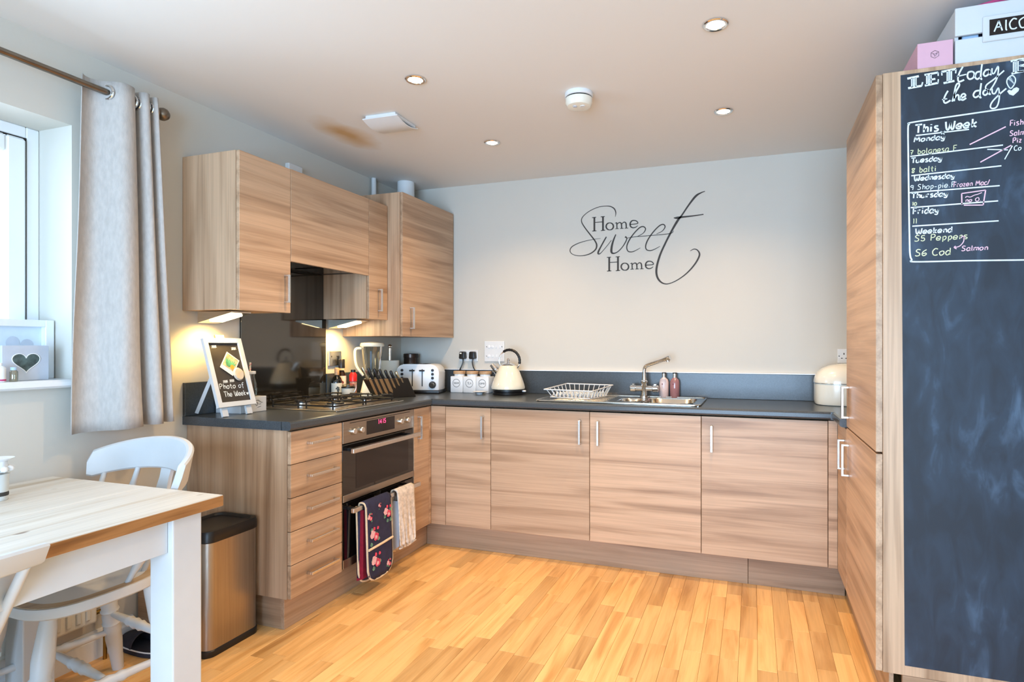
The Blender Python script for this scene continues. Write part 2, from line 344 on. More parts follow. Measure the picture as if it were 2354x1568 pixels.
# oak staves: those the picture shows are single pieces, the rest one mesh
def in_view(x, y):
    dx, dy = x-2.4385, y+3.7446; c, s = math.cos(.3355), math.sin(.3355); w = -s*dx+c*dy; r = c*dx+s*dy
    if w < 2.0: return False
    u = 1259+1358*r/w; v = 796+1358*1.229/w
    return -40 < u < 2100 and v < 1650 and not (x < .50 and y > -1.70) and not y > -.52 and not x > 2.87
rest = MB(); SW = .0705; cnt = 0; stave_mesh = {}
x = XL; ci = 0
while x < XR:
    y = YB - random.uniform(0, .3); first = True
    y1 = YB
    while y1 > YR:
        ln = random.choice((.26, .32, .38, .44, .52, .60)); y0 = max(YR, y1-(ln if not first else random.uniform(.08, .5))); first = False; ln = y1-y0
        xa, xb = x, min(XR, x+SW); cx, cy = (xa+xb)/2, (y0+y1)/2
        if any(in_view(a, b) for a in (xa, xb) for b in (y0, cy, y1)) and cnt < 300 and xb-xa > .06 and ln > .05:
            key = round(ln, 3)
            if key not in stave_mesh:
                o = MB().box(-SW/2+.0004, SW/2-.0004, -ln/2+.0004, ln/2-.0004, -.012, 0, .0006).build('oak_stave', 'oak', floor); stave_mesh[key] = o.data
            else:
                o = bpy.data.objects.new('oak_stave', stave_mesh[key]); COL.objects.link(o); o.parent = floor
            o.location = (cx, cy, random.uniform(-.0004, .0002)); cnt += 1
        else:
            rest.box(xa+.0004, xb-.0004, y0+.0004, y1-.0004, -.012, 0)
        y1 = y0
    x += SW; ci += 1
rest.build('oak_staves_beyond', 'oak', floor, kind='stuff')
# skirting on the left wall
m = MB(); m.prism([(XL, 0), (XL+.016, 0), (XL+.016, .075), (XL+.010, .082), (XL+.010, .098), (XL+.004, .11), (XL, .11)], 'y', YR, -1.985)
struct(m, 'baseboard_left', 'white_gloss')
m = MB(); m.box(XR-.016, XR, YR, -1.56, 0, .11, .004); struct(m, 'baseboard_right', 'white_gloss')
# window
win = struct(MB().box(-.262, -.20, WY1-.045, WY1, WZ0, WZ1, .004).box(-.262, -.20, WY0, WY0+.045, WZ0, WZ1, .004).box(-.262, -.20, WY0+.045, WY1-.045, WZ1-.045, WZ1, .004).box(-.262, -.20, WY0+.045, WY1-.045, WZ0, WZ0+.045, .004), 'window_1', 'white_gloss')
yA, yB, zA, zB = WY0+.05, WY1-.05, WZ0+.05, WZ1-.05
m = MB().box(-.25, -.188, yB-.065, yB, zA, zB, .008).box(-.25, -.188, yA, yA+.065, zA, zB, .008).box(-.25, -.188, yA+.065, yB-.065, zB-.065, zB, .008).box(-.25, -.188, yA+.065, yB-.065, zA, zA+.065, .008)
sash = m.build('sash', 'white_gloss', win)
MB().box(-.204, -.1995, yB-.0005, yB+.0055, zA-.006, zB+.006).box(-.204, -.1995, yA-.006, yB, zB-.0005, zB+.0055).build('seal', 'gap_dark', win)
MB().box(-.222, -.216, yA+.06, yB-.06, zA+.06, zB-.06).build('pane', 'pane', sash)
m = MB(); m.box(-.188, -.17, -2.86, -2.83, 1.16, 1.19, .004).box(-.172, -.16, -2.95, -2.835, 1.165, 1.182, .004); m.build('window_handle', 'white_gloss', sash)
# sill board
m = MB(); m.prism([(XL-.19, WZ0-.03), (.022, WZ0-.03), (.032, WZ0-.022), (.032, WZ0-.008), (.024, WZ0), (XL-.19, WZ0)], 'y', WY0, WY1); m.prism([(XL, WZ0-.03), (.022, WZ0-.03), (.032, WZ0-.022), (.032, WZ0-.008), (.024, WZ0), (XL, WZ0)], 'y', WY1, WY1+.055)
struct(m, 'trim_1', 'white_gloss')
# unseen glazed patio door, added behind the camera to let in soft daylight
d2 = struct(MB().box(.85, .92, YR-.12, YR-.04, 0, 2.17).box(3.38, 3.45, YR-.12, YR-.04, 0, 2.17).box(.92, 3.38, YR-.12, YR-.04, 2.10, 2.17).box(2.12, 2.19, YR-.12, YR-.04, .06, 2.10).box(.92, 3.38, YR-.12, YR-.04, 0, .06), 'added_door_1', 'white_gloss')
MB().box(.92, 2.12, YR-.085, YR-.079, .06, 2.10).build('pane', 'pane', d2); MB().box(2.19, 3.38, YR-.085, YR-.079, .06, 2.10).build('pane', 'pane', d2)

# ================================================================== FITTED KITCHEN
def bar_handle(parent, axis_face, pos, length, vertical, m='satin_steel'):
    """square D handle. axis_face '+x','-x','-y': the way the door faces; pos = centre on the door face"""
    b = MB(); t = .006; s = .030; L2 = length/2; x, y, z = pos
    def bx(a0, a1, b0, b1, c0, c1):   # a: out of door, b: along, c: across
        q = {'+x': lambda a: x+a, '-x': lambda a: x-a, '-y': lambda a: y-a}[axis_face]
        a0, a1 = sorted((q(a0), q(a1)))
        if vertical:
            if axis_face == '-y': b.box(x+c0, x+c1, a0, a1, z+b0, z+b1, .0012)
            else: b.box(a0, a1, y+c0, y+c1, z+b0, z+b1, .0012)
        else:
            if axis_face == '-y': b.box(x+b0, x+b1, a0, a1, z+c0, z+c1, .0012)
            else: b.box(a0, a1, y+b0, y+b1, z+c0, z+c1, .0012)
    bx(s-.010, s, -L2, L2, -t, t); bx(0, s-.009, -L2, -L2+.009, -t, t); bx(0, s-.009, L2-.009, L2, -t, t)
    return b.build('handle', m, parent, world=True)
def door(parent, face, a0, a1, z0, z1, plane, th=.018, m=None, name='door', g=.0015):
    """door leaf; face '+x'/'-x' spans y a0..a1, '-y' spans x a0..a1; plane = its front"""
    b = MB()
    if face == '+x': b.box(plane-th, plane, a0+g, a1-g, z0+g, z1-g, .0012)
    elif face == '-x': b.box(plane, plane+th, a0+g, a1-g, z0+g, z1-g, .0012)
    else: b.box(a0+g, a1-g, plane, plane+th, z0+g, z1-g, .0012)
    return b.build(name, m or ('wood_y' if face != '-y' else 'wood_x'), parent, world=True)
def carcass(parent, x0, x1, y0, y1, z0, z1, m='wood_z', name='carcass'):
    return MB().box(x0, x1, y0, y1, z0, z1, .0008).build(name, m, parent, world=True)
ZB, ZT, ZW = .149, .866, .910      # door bottom, door top, worktop top

# --- left run, base
t = thing('drawer_unit', 'wood-effect base unit with five drawers at the open end of the worktop', 'cabinet', (.28, -1.565, .14))
carcass(t, XL+.002, .556, -1.715, -1.402, ZB, ZT, name='carcass')
MB().box(XL+.002, .560, -1.735, -1.716, ZB-.002, .871, .001).build('end_panel', 'wood_z', t, world=True)
for i in range(5):
    z0 = ZB+(ZT-ZB)*i/5; z1 = ZB+(ZT-ZB)*(i+1)/5
    d = door(t, '+x', -1.735, -1.401, z0, z1, .580, name='drawer')
    bar_handle(d, '+x', (.580, -1.545, z0+(z1-z0)*.56), .185, False)
# --- oven
t = thing('double_oven', 'built-in steel and black glass double oven under the hob', 'oven', (.3, -1.085, .14))
carcass(t, .02, .556, -1.398, -.770, .155, ZT, 'gap_dark')
y0, y1 = -1.396, -.772
pan = MB().box(.558, .580, y0, y1, .758, ZT, .002).build('control_panel', 'oven_steel', t, world=True)
MB().box(.580, .5812, -1.212, -.966, .778, .848).build('display_panel', 'display_black', pan, world=True)
MB().box(.580, .5808, -1.345, -.815, .8525, .8555).build('slot', 'gap_dark', pan, world=True)
dm = MB(); PL = lambda a, b: (.5818, -1.115+a, .822+b)
for i, dgt in enumerate(('1', '4', '1', '5')):
    text(dm, dgt, [0, .015, .038, .052][i], 0, .024, .0026, PL)
dm.build('clock_digits', 'led_red', pan, world=True)
for yk in (-1.325, -1.264, -.914, -.848):
    MB().lathe([(.0, 0), (.0165, 0), (.0165, .004), (.0155, .016), (.013, .019), (0, .019)], (.580, yk, .812), 20, axis='x').build('knob', 'satin_steel', pan, True, True)
def oven_door(z0, z1, strip0, strip1, hz, gz0, gz1):
    d = MB().box(.558, .578, y0, y1, z0, z1, .002).build('oven_door', 'oven_glass', t, world=True)
    MB().box(.5775, .582, y0, y1, strip0, strip1, .0015).build('bottom_rail', 'oven_steel', d, world=True)
    MB().box(.5781, .5788, y0+.10, y1-.055, gz0, gz1).build('window_glass', 'display_black', d, world=True)
    h = MB(); h.box(.622, .640, -1.392, -.792, hz-.011, hz+.011, .003, 2).build('door_handle', 'satin_steel', d, world=True)
    for yy in (-1.36, -.84): MB().box(.578, .624, yy, yy+.015, hz-.007, hz+.007).build('handle_post', 'black_plastic', d, world=True)
    return d
oven_door(.474, .754, .476, .510, .727, .525, .700)
oven_door(.157, .470, .158, .200, .442, .215, .420)
# --- narrow base unit and corner post
t = thing('pull_out_unit', 'narrow wood-effect base unit beside the oven with upright handle', 'cabinet', (.3, -.67, .14))
carcass(t, .02, .556, -.766, -.602, ZB, ZT)
d = door(t, '+x', -.769, -.600, ZB, ZT, .580); bar_handle(d, '+x', (.580, -.725, .752), .135, True)
t = thing('corner_post', 'wood-effect filler post in the inner corner of the base units', 'filler panel', (.6, -.575, .14))
MB().box(.562, .580, -.598, -.56, ZB, ZT, .001).build('left_face', 'wood_y', t, world=True)
MB().box(.582, .6785, -.580, -.562, ZB, ZT, .001).build('front_face', 'wood_x', t, world=True)
# --- back run, base
def base_unit(x0, x1, hx, label, name='base_cabinet'):
    t = thing(name, label, 'cabinet', ((x0+x1)/2, -.3, .14), group='base units along the back wall')
    carcass(t, x0+.001, x1-.001, -.560, -.02, ZB, ZT-.12 if name != 'base_cabinet_narrow' else ZT)
    d = door(t, '-y', x0, x1, ZB, ZT, -.580); bar_handle(d, '-y', (hx, -.580, .751), .135, True); return t
base_unit(.680, .980, .932, 'narrow wood-effect base cabinet door below the toaster and canisters')
base_unit(.980, 1.580, 1.527, 'wide wood-effect base cabinet below the dish rack, handle at its right edge')
base_unit(1.580, 2.180, 1.631, 'wide wood-effect base cabinet below the sink bowls, handle at its left edge')
base_unit(2.180, 2.780, 2.233, 'widest-looking wood-effect base cabinet at the right, right of the sink')
solo(MB().box(2.7815, 2.822, -.580, -.562, ZB, ZT, .001), 'filler_panel', 'wood_x', 'slim wood-effect filler strip between last base cabinet and tall cabinet run', 'filler panel')
# --- plinths
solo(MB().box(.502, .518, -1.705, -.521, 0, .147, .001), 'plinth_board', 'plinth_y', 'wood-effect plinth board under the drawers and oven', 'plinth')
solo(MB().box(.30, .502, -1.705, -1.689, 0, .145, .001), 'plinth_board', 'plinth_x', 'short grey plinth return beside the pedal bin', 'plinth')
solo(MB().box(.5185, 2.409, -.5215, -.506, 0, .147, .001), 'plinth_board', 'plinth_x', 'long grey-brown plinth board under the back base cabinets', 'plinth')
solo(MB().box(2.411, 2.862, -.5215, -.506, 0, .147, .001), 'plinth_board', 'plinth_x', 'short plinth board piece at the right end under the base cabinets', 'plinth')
# --- right run base unit and tall unit
XT, YN, YF_ = 2.822, -1.530, -.872
t = thing('corner_base_unit', 'wood-effect base unit facing left, tucked between back run and tall cabinet', 'cabinet', (3.1, -.7, .14))
carcass(t, 2.842, XR-.01, -.868, -.585, ZB, ZT)
d = door(t, '-x', -.868, -.583, ZB, ZT, XT); bar_handle(d, '-x', (XT, -.810, .744), .135, True)
solo(MB().box(2.866, 2.88, YN+.03, -.523, 0, .147, .001), 'plinth_board', 'plinth_y', 'plinth board recessed under the tall cabinet doors', 'plinth')
t = thing('tall_cabinet', 'tall wood-effect fridge housing with upper and lower doors at the right', 'cabinet', (3.15, -1.2, 0))
carcass(t, 2.846, XR-.005, YN+.022, YF_, .149, 2.128)
MB().box(2.843, XR-.005, YN, YN+.020, .149, 2.133, .001).build('side_panel', 'wood_z', t, world=True)
MB().box(2.90, XR-.005, YN+.003, YN+.02, 0, .147, .001).build('side_plinth', 'plinth_x', t, world=True)
d = door(t, '-x', YN, YF_, .876, 2.132, XT, .020, name='upper_door'); bar_handle(d, '-x', (XT, -.935, .988), .138, True)
d = door(t, '-x', YN, YF_, .149, .872, XT, .020, name='lower_door'); bar_handle(d, '-x', (XT, -.935, .740), .138, True)
# --- worktop: one continuous L with a return at the right, cut out for the sink
SX0, SX1, SY0, SY1 = 1.25, 2.165, -.545, -.075         # sink tray
B1 = (1.700, 1.830, -.420, -.235); B2 = (1.842, 2.125, -.470, -.145)   # bowls
zl = .872
top = MB()
def rprof(o, s):  # rounded nosing: profile from o inward by sign s, in (axis, z)
    r = .012; return [(o+s*.05, zl), (o+s*r, zl), (o+s*.003, zl+.004), (o, zl+.010), (o, ZW-.010), (o+s*.003, ZW-.003), (o+s*r, ZW), (o+s*.05, ZW)]
top.box(XL+.001, .552, -1.756, YB-.001, zl, ZW)
top.prism(rprof(.600, -1), 'y', -1.756, -.600)
top.prism(rprof(-.600, 1), 'x', .600, 2.790)
top.box(.552, .600, -.600, YB-.001, zl, ZW)
hx0, hx1, hy0, hy1 = 1.690, 2.135, -.48, -.135
top.box(.600, hx0, -.552, YB-.001, zl, ZW); top.box(hx1, 2.79, -.552, YB-.001, zl, ZW); top.box(hx0, hx1, -.552, hy0, zl, ZW); top.box(hx0, hx1, hy1, YB-.001, zl, ZW)
top.box(2.79, XR-.002, -.60, YB-.001, zl, ZW); top.prism(rprof(2.795, 1), 'y', -.868, -.60); top.box(2.843, XR-.002, -.868, -.60, zl, ZW)
solo(top, 'worktop', 'worktop', 'dark slate laminate worktop running round the hob and sink', 'worktop')
solo(MB().box(XL+.001, .002, -1.756, -1.442, ZW+.0005, 1.062, .0015), 'upstand', 'worktop', 'short dark laminate upstand on the left wall behind the easel', 'upstand')
solo(MB().box(XL+.001, .002, -.812, -.012, ZW+.0005, 1.062, .0015), 'upstand', 'worktop', 'dark laminate upstand on the left wall behind the bottles and blender', 'upstand')
up = MB(); up.box(.003, XR-.002, -.010, YB-.001, ZW+.0005, 1.062, .0015)
solo(up, 'upstand', 'worktop', 'long dark blue-grey upstand behind the sink on the back wall', 'upstand')
t = thing('wall_trim_bead', 'thin white sealant bead along the top of the back upstand', 'sealant', (1.4, 0, 1.062))
MB().box(.003, XR-.004, -.0135, YB-.001, 1.0622, 1.0695, .001).build('bead', 'white_gloss', t, world=True)
# --- glass splashback behind the hob
solo(MB().box(XL+.001, -.004, -1.440, -.814, ZW+.001, 1.70, .001), 'splashback', 'splash_glass', 'dark mirror-like splashback panel on the wall behind the hob', 'splashback')
# --- wall cabinets
def wall_cab(x1, ya, yb, z0, z1, label, name='wall_cabinet', hy=None, group='wall cabinets'):
    t = thing(name, label, 'cabinet', (x1/2, (ya+yb)/2, z0), group=group)
    carcass(t, XL+.001, x1-.021, ya+.0005, yb-.0005, z0, z1)
    d = door(t, '+x', ya, yb, z0-.004, z1, x1); bar_handle(d, '+x', (x1, hy, z0+.112), .135, True)
    return t
wall_cab(.320, -1.757, -1.452, 1.391, 2.088, 'wall cabinet nearest the window with dark brown end panel', hy=-1.49)
wall_cab(.320, -.836, -.652, 1.391, 2.088, 'narrow wall cabinet between cooker hood and boiler cupboard', hy=-.745)
wall_cab(.425, -.648, -.008, 1.291, 2.168, 'deep boiler cupboard in the corner hanging lower than its neighbours', 'boiler_cupboard', hy=-.562)
t = thing('cooker_hood', 'wood-fronted cooker hood cabinet with black underside above the hob', 'cooker hood', (.15, -1.145, 1.64))
MB().box(XL+.001, .300, -1.451, -.838, 1.705, 2.086).build('carcass', 'wood_z', t, world=True)
MB().box(.0, .299, -1.450, -.839, 1.655, 1.704, .002).build('hood_body', 'black_plastic', t, world=True)
MB().box(.302, .320, -1.4505, -.8375, 1.640, 2.088, .0012).build('flap_door', 'wood_y', t, world=True)
for ya in (-1.40, -1.14): MB().box(.06, .25, ya, ya+.22, 1.651, 1.6555).build('grease_filter', 'oven_glass', t, world=True)
# --- under-cabinet wedge lights
def wedge_light(x0, yc, label):
    t = thing('under_cabinet_light', label, 'light', (x0, yc, 1.387), group='under-cabinet lights'); w = .055; x1 = x0+.20; zt = 1.3865
    MB().prism([(x0, zt), (x1, zt), (x1, zt-.006), (x0, zt-.050)], 'y', yc-w, yc+w).build('housing', 'satin_steel', t, world=True)
    sl = .044/.20
    q = lambda x: zt-.050+(x-x0)*sl
    MB().prism([(x0+.05, q(x0+.05)+.001), (x0+.17, q(x0+.17)+.001), (x0+.168, q(x0+.168)-.006), (x0+.05, q(x0+.05)-.006)], 'y', yc-w+.02, yc+w-.02).build('lamp_lens', 'strip_glow', t, world=True)
    l = bpy.data.lights.new('under_cabinet_lamp', 'SPOT'); l.energy = 6; l.color = (1, .62, .18); l.spot_size = 2.2; l.spot_blend = .7; l.shadow_soft_size = .03
    o = bpy.data.objects.new('under_cabinet_lamp', l); COL.objects.link(o); o.location = (x0+.085, yc, 1.325)
    o.rotation_euler = Vector((-.55, 0, -1)).to_track_quat('-Z', 'Y').to_euler()
wedge_light(.03, -1.66, 'lit wedge lamp under the wall cabinet nearest the window')
wedge_light(.02, -.765, 'lit wedge lamp under the narrow wall cabinet right of the splashback')
# --- fittings above the cabinets
solo(MB().lathe([(.058, 2.169), (.058, 2.364)], (.16, -.20, 0), 28), 'flue_pipe', 'white_plastic', 'white flue pipe rising from boiler cupboard to ceiling', 'pipe', smooth=True)
solo(MB().lathe([(.016, 2.169), (.016, 2.364)], (.012, -.36, 0), 14), 'water_pipe', 'white_plastic', 'thin white pipe up the wall corner above the cupboards', 'pipe', smooth=True)
solo(MB().box(XL, XL+.03, -1.135, -1.03, 2.16, 2.245, .004), 'junction_cover', 'white_plastic', 'small white cover box on the wall above the hood cabinet', 'cover')
# --- gas hob
HX0, HX1, HY0, HY1 = .085, .535, -1.385, -.805
t = thing('gas_hob', 'steel four-burner gas hob with black wire pan supports', 'hob', ((HX0+HX1)/2, (HY0+HY1)/2, ZW))
MB().box(HX0, HX1, HY0, HY1, ZW, ZW+.008, .003, 2).build('tray', 'sink_steel', t, world=True)
MB().box(HX0+.022, HX1-.022, HY0+.022, HY1-.022, ZW+.0075, ZW+.0088).build('tray_well', 'oven_steel', t, world=True)
for (bx_, by_, r) in ((.415, -1.245, .050), (.205, -1.245, .036), (.205, -.985, .040), (.405, -.985, .030)):
    b = MB().lathe([(r*1.25, ZW+.008), (r*1.25, ZW+.014), (r, ZW+.016), (r, ZW+.024), (0, ZW+.024)], (bx_, by_, 0), 24).build('burner', 'satin_steel', t, True, True)
    MB().lathe([(r*.85, ZW+.024), (r*.85, ZW+.031), (r*.7, ZW+.033), (0, ZW+.033)], (bx_, by_, 0), 24).build('burner_cap', 'black_iron', b, True, True)
def support(yc):
    m = MB(); zt = ZW+.046; ya, yb = yc-.118, yc+.118; R_ = .0042
    m.tube([(HX0+.04, ya, zt-.022), (HX1-.03, ya, zt-.022), ], R_, 6).tube([(HX0+.04, yb, zt-.022), (HX1-.03, yb, zt-.022)], R_, 6)
    for xx in (.125, .285, .335, .495):
        m.tube(cat([(xx, ya, ZW+.009), (xx, ya, zt-.006), (xx, ya+.012, zt), (xx, yb-.012, zt), (xx, yb, zt-.006), (xx, yb, ZW+.009)], 3), R_, 6)
    for yy in (ya+.03, yb-.03):
        for x0_, x1_ in ((.105, .175), (.235, .385), (.445, .515)):
            m.tube([(x0_, yy, zt), (x1_, yy, zt)], R_, 6)
    m.tube([(.105, yc, zt), (.165, yc, zt)], R_, 6).tube([(.455, yc, zt), (.515, yc, zt)], R_, 6)
    for xx in (HX0+.04, HX1-.03): m.tube([(xx, ya, zt-.022), (xx, yb, zt-.022)], R_, 6)
    return m.build('pan_support', 'black_iron', t, True, True)
support(-1.245); support(-.985)
for i in range(4): MB().lathe([(.017, ZW+.008), (.017, ZW+.012), (.014, ZW+.026), (.012, ZW+.028), (0, ZW+.028)], (.150+i*.085, -.838, 0), 16).build('knob', 'black_plastic', t, True, True)
# --- sink
t = thing('sink', 'stainless steel bowl and a half sink with ridged drainer', 'sink', ((SX0+SX1)/2, (SY0+SY1)/2, ZW))
sm = MB(); zt = ZW+.006
def rrect(x0, x1, y0, y1, r, z, n=5):
    o = []
    for cx, cy, a0 in ((x1-r, y1-r, 0), (x0+r, y1-r, 90), (x0+r, y0+r, 180), (x1-r, y0+r, 270)):
        for i in range(n+1):
            a = math.radians(a0+90*i/n); o.append((cx+r*math.cos(a), cy+r*math.sin(a), z))
    return o
# tray as strips round the bowls
def bowl(mb, b, r, depth):
    x0, x1, y0, y1 = b
    mb.skin([mb.ring(rrect(x0-.006, x1+.006, y0-.006, y1+.006, r+.004, zt+.001)), mb.ring(rrect(x0, x1, y0, y1, r, zt-.006)), mb.ring(rrect(x0+.008, x1-.008, y0+.008, y1-.008, r, zt-depth+.03)), mb.ring(rrect(x0+.035, x1-.035, y0+.035, y1-.035, r*.8, zt-depth))], cap=False)
    mb.bm.faces.new(mb.ring(rrect(x0+.035, x1-.035, y0+.035, y1-.035, r*.8, zt-depth)))
bx0, bx1, by0, by1 = B1[0], B2[1], min(B1[2], B2[2]), max(B1[3], B2[3])
tr = MB()
tr.box(SX0, B1[0], SY0, SY1, ZW, zt, .0015).box(B2[1], SX1, SY0, SY1, ZW, zt, .0015).box(B1[0], B2[1], SY0, B2[2], ZW, zt).box(B1[0], B2[1], B2[3], SY1, ZW, zt)
tr.box(B1[0], B2[0], B2[2], B1[2], ZW, zt).box(B1[0], B2[0], B1[3], B2[3], ZW, zt).box(B1[1], B2[0], B1[2], B1[3], ZW, zt)
tr.build('tray', 'sink_steel', t, world=True)
rim = MB(); P_ = rrect(SX0-.004, SX1+.004, SY0-.004, SY1+.004, .03, ZW+.006, 4); rim.tube(P_+[P_[0]], .005, 6); rim.build('rim', 'sink_steel', t, True, True)
b = MB(); bowl(b, B1, .055, .028+.09); b.build('half_bowl', 'sink_steel', t, True, True)
b = MB(); bowl(b, B2, .075, .15); b.build('main_bowl', 'sink_steel', t, True, True)
for cx, cy, zz in ((1.765, -.3275, zt-.118), (1.985, -.31, zt-.15)):
    MB().lathe([(.035, zz+.001), (.033, zz+.004), (.012, zz+.002), (0, zz+.002)], (cx, cy, 0), 20).build('waste', 'chrome', t, True, True)
for i in range(9): MB().box(1.345, 1.64, -.50+i*.047, -.485+i*.047, zt, zt+.003, .001).build('drainer_ridge', 'sink_steel', t, world=True)
# --- tap
t = thing('mixer_tap', 'chrome twin-lever mixer tap with swan spout behind the sink', 'tap', (1.80, -.105, zt))
MB().lathe([(.027, 0), (.027, .006), (.019, .010), (.019, .085), (.022, .09), (.022, .098), (.014, .104), (.0125, .14)], n=20).build('body', 'chrome', t, True)
sp = cat([(0, 0, .135), (0, 0, .165), (.006, -.003, .185), (.03, -.01, .20), (.10, -.035, .223), (.165, -.055, .245)], 5)
MB().tube(sp, [.0115]*(len(sp)-4)+[.0125, .015, .016, .016], 14).tube([(.150, -.050, .237), (.152, -.051, .218)], .010, 12).build('spout', 'chrome', t, True)
for s in (-1, 1):
    MB().lathe([(0, .012), (.017, .012), (.017, .05), (.0215, .054), (.0215, .083), (.018, .087), (0, .087)] if s > 0 else [(0, -.012), (.017, -.012), (.017, -.05), (.0215, -.054), (.0215, -.083), (.018, -.087), (0, -.087)], (0, 0, .052), 16, axis='x').build('valve_handle', 'chrome', t, True)
    MB().box(s*.067-.009, s*.067+.009, -.01, .012, .070, .082, .003).build('lever', 'chrome', t)

# ================================================================== CEILING FITTINGS
def downlight(x, y, label):
    t = thing('downlight', label, 'light', (x, y, H), group='ceiling downlights')
    MB().lathe([(.030, -.0005), (.044, -.0005), (.044, -.004), (.040, -.007), (.033, -.006), (.030, -.001)], n=28, cap=False).build('bezel', 'chrome', t, True)
    MB().lathe([(0, -.002), (.029, -.002), (.029, -.0045), (.02, -.006), (0, -.0065)], n=24).build('bulb', 'lamp_glow', t, True)
    l = bpy.data.lights.new('downlight_lamp', 'SPOT'); l.energy = 30; l.color = (1, .65, .33); l.spot_size = 2.35; l.spot_blend = .85; l.shadow_soft_size = .035
    o = bpy.data.objects.new('downlight_lamp', l); COL.objects.link(o); o.location = (x, y, H-.02); return t
downlight(1.079, -1.557, 'glowing ceiling downlight left of the smoke alarm, nearer the window')
downlight(2.311, -1.584, 'largest glowing ceiling downlight at top right of the ceiling')
downlight(1.062, -.741, 'glowing ceiling downlight above the inner corner of the worktop, right of the vent')
downlight(2.300, -.773, 'glowing ceiling downlight right of the smoke alarm near the back wall')
t = thing('smoke_alarm', 'round white smoke alarm on the ceiling', 'smoke alarm', (1.696, -1.191, H))
MB().lathe([(.062, 0), (.064, -.006), (.064, -.016), (.060, -.020)], n=32).build('base', 'white_plastic', t, True)
MB().lathe([(.056, -.018), (.056, -.024), (.0605, -.026), (.0605, -.030)], n=32).build('groove', 'gap_dark', t, True)
MB().lathe([(.061, -.026), (.060, -.048), (.052, -.060), (.03, -.064), (0, -.064)], n=32).build('cover', 'bin_cream', t, True)
MB().lathe([(.010, -.062), (.009, -.067), (0, -.067)], (-.012, -.02, 0), 14).build('test_button', 'photo_grey', t, True)
MB().lathe([(.012, -.062), (.011, -.066), (0, -.066)], (.02, -.012, 0), 14).build('indicator', 'white_plastic', t, True)
t = thing('ceiling_vent', 'square white ceiling vent with a bowed cover plate, beside the stain', 'vent', (.712, -1.195, H), rz=.02)
MB().box(-.085, .085, -.095, .095, -.016, 0, .003).build('frame', 'white_plastic', t)
m = MB(); n_ = 8; A = [(-.098+.196*i/n_, -.020-.020*math.sin(PI*i/n_)) for i in range(n_+1)]
m.prism(A+[(b, c+.005) for b, c in reversed(A)], 'x', -.098, .098); m.build('cover_plate', 'white_plastic', t, True)
for i in range(3): MB().box(-.088+i*.004, .088-i*.004, .096, .099, -.014+i*.004, -.012+i*.004).build('louvre', 'photo_grey', t)

# ================================================================== WALL LETTERING
t = thing('wall_decal', 'black lettering decal reading Home Sweet Home on the back wall', 'decal', (1.70, YB, 1.62))
SG = lambda U, V: (1.209+.00044736*U, YB-.0012, 2.30615-.00002683*U-.00044391*V)
m = MB()
for st in ("855,490,4 865,430,14 840,370,17 780,335,13 700,330,10 600,345,10 480,395,10 390,460,11 350,520,13 360,580,15 420,670,17 500,770,19 560,850,21 580,910,23 560,970,20 490,1025,16 400,1055,12 300,1062,10 210,1040,10 172,990,13 200,930,13 290,880,11 400,845,9 520,820,7 640,803,4",
           "725,780,16 690,840,19 640,930,20 605,1000,26 605,1030,22 640,1020,11 720,930,8 800,830,9", "865,745,14 830,830,23 805,920,30 800,1000,32 830,1022,20 890,1000,13 960,930,13 1010,850,15 1025,800,17 1000,780,27",
           "1030,800,7 1150,780,9 1400,760,9 1640,735,9 1690,695,5", "1180,775,7 1260,730,10 1295,670,15 1265,635,16 1210,650,16 1130,730,16 1060,830,18 1025,920,17 1040,985,15 1090,1000,13 1150,980,10 1220,940,6",
           "1450,740,7 1530,700,10 1570,640,15 1545,605,16 1490,625,16 1410,705,16 1330,820,18 1297,910,17 1310,965,15 1365,978,13 1430,955,10 1500,915,6",
           "2115,150,9 2060,170,17 1990,215,29 1900,330,23 1800,480,21 1740,560,31 1660,700,27 1570,880,25 1500,1040,27 1455,1200,29 1450,1310,29 1480,1390,27 1540,1440,19 1620,1445,13 1740,1390,13 1870,1290,17 1980,1160,21 2040,1040,23 2020,975,17 1970,952,13 1915,980,7",
           "1690,515,10 1740,515,34 1800,505,26 1950,490,18 2095,470,14"):
    m.ribbon([tuple(map(float, p.split(','))) for p in st.split()], 1, SG, n=5)
m.build('sweet_lettering', 'decal_ink', t, world=True)
def serif_home(du, dv):
    m = MB(); S = lambda pts, n=4: m.ribbon([(a+du, b+dv, w) for a, b, w in pts], 1, SG, n=n)
    S([(545, 494, 27), (545, 696, 27)]); S([(674, 486, 27), (674, 687, 27)]); S([(556, 569, 11), (668, 561, 11)])
    for a, b in ((510, 497), (640, 487)): S([(a, b, 11), (a+62, b-5, 11)])
    for a, b in ((512, 697), (642, 689)): S([(a, b, 11), (a+64, b-6, 11)])
    S([(775+54*math.sin(i*PI/8), 628-52*math.cos(i*PI/8), 12+10*abs(math.sin(i*PI/8))) for i in range(17)], 2)
    S([(878, 575, 16), (882, 660, 17)]); S([(882, 600, 10), (905, 578, 13), (930, 574, 16), (946, 595, 19), (950, 658, 18)]); S([(950, 598, 10), (975, 572, 13), (998, 570, 16), (1014, 590, 19), (1018, 654, 18)])
    for a, b in ((856, 665), (926, 661), (994, 657)): S([(a, b, 9), (a+52, b-4, 9)])
    S([(852, 583, 8), (882, 572, 11)])
    S([(1070, 603, 12), (1180, 590, 12), (1172, 560, 15), (1140, 545, 14), (1100, 550, 17), (1075, 585, 21), (1080, 630, 20), (1115, 650, 15), (1155, 642, 12), (1182, 620, 8)])
    return m.build('home_lettering', 'decal_ink', t, world=True)
serif_home(0, 0); serif_home(222, 586)

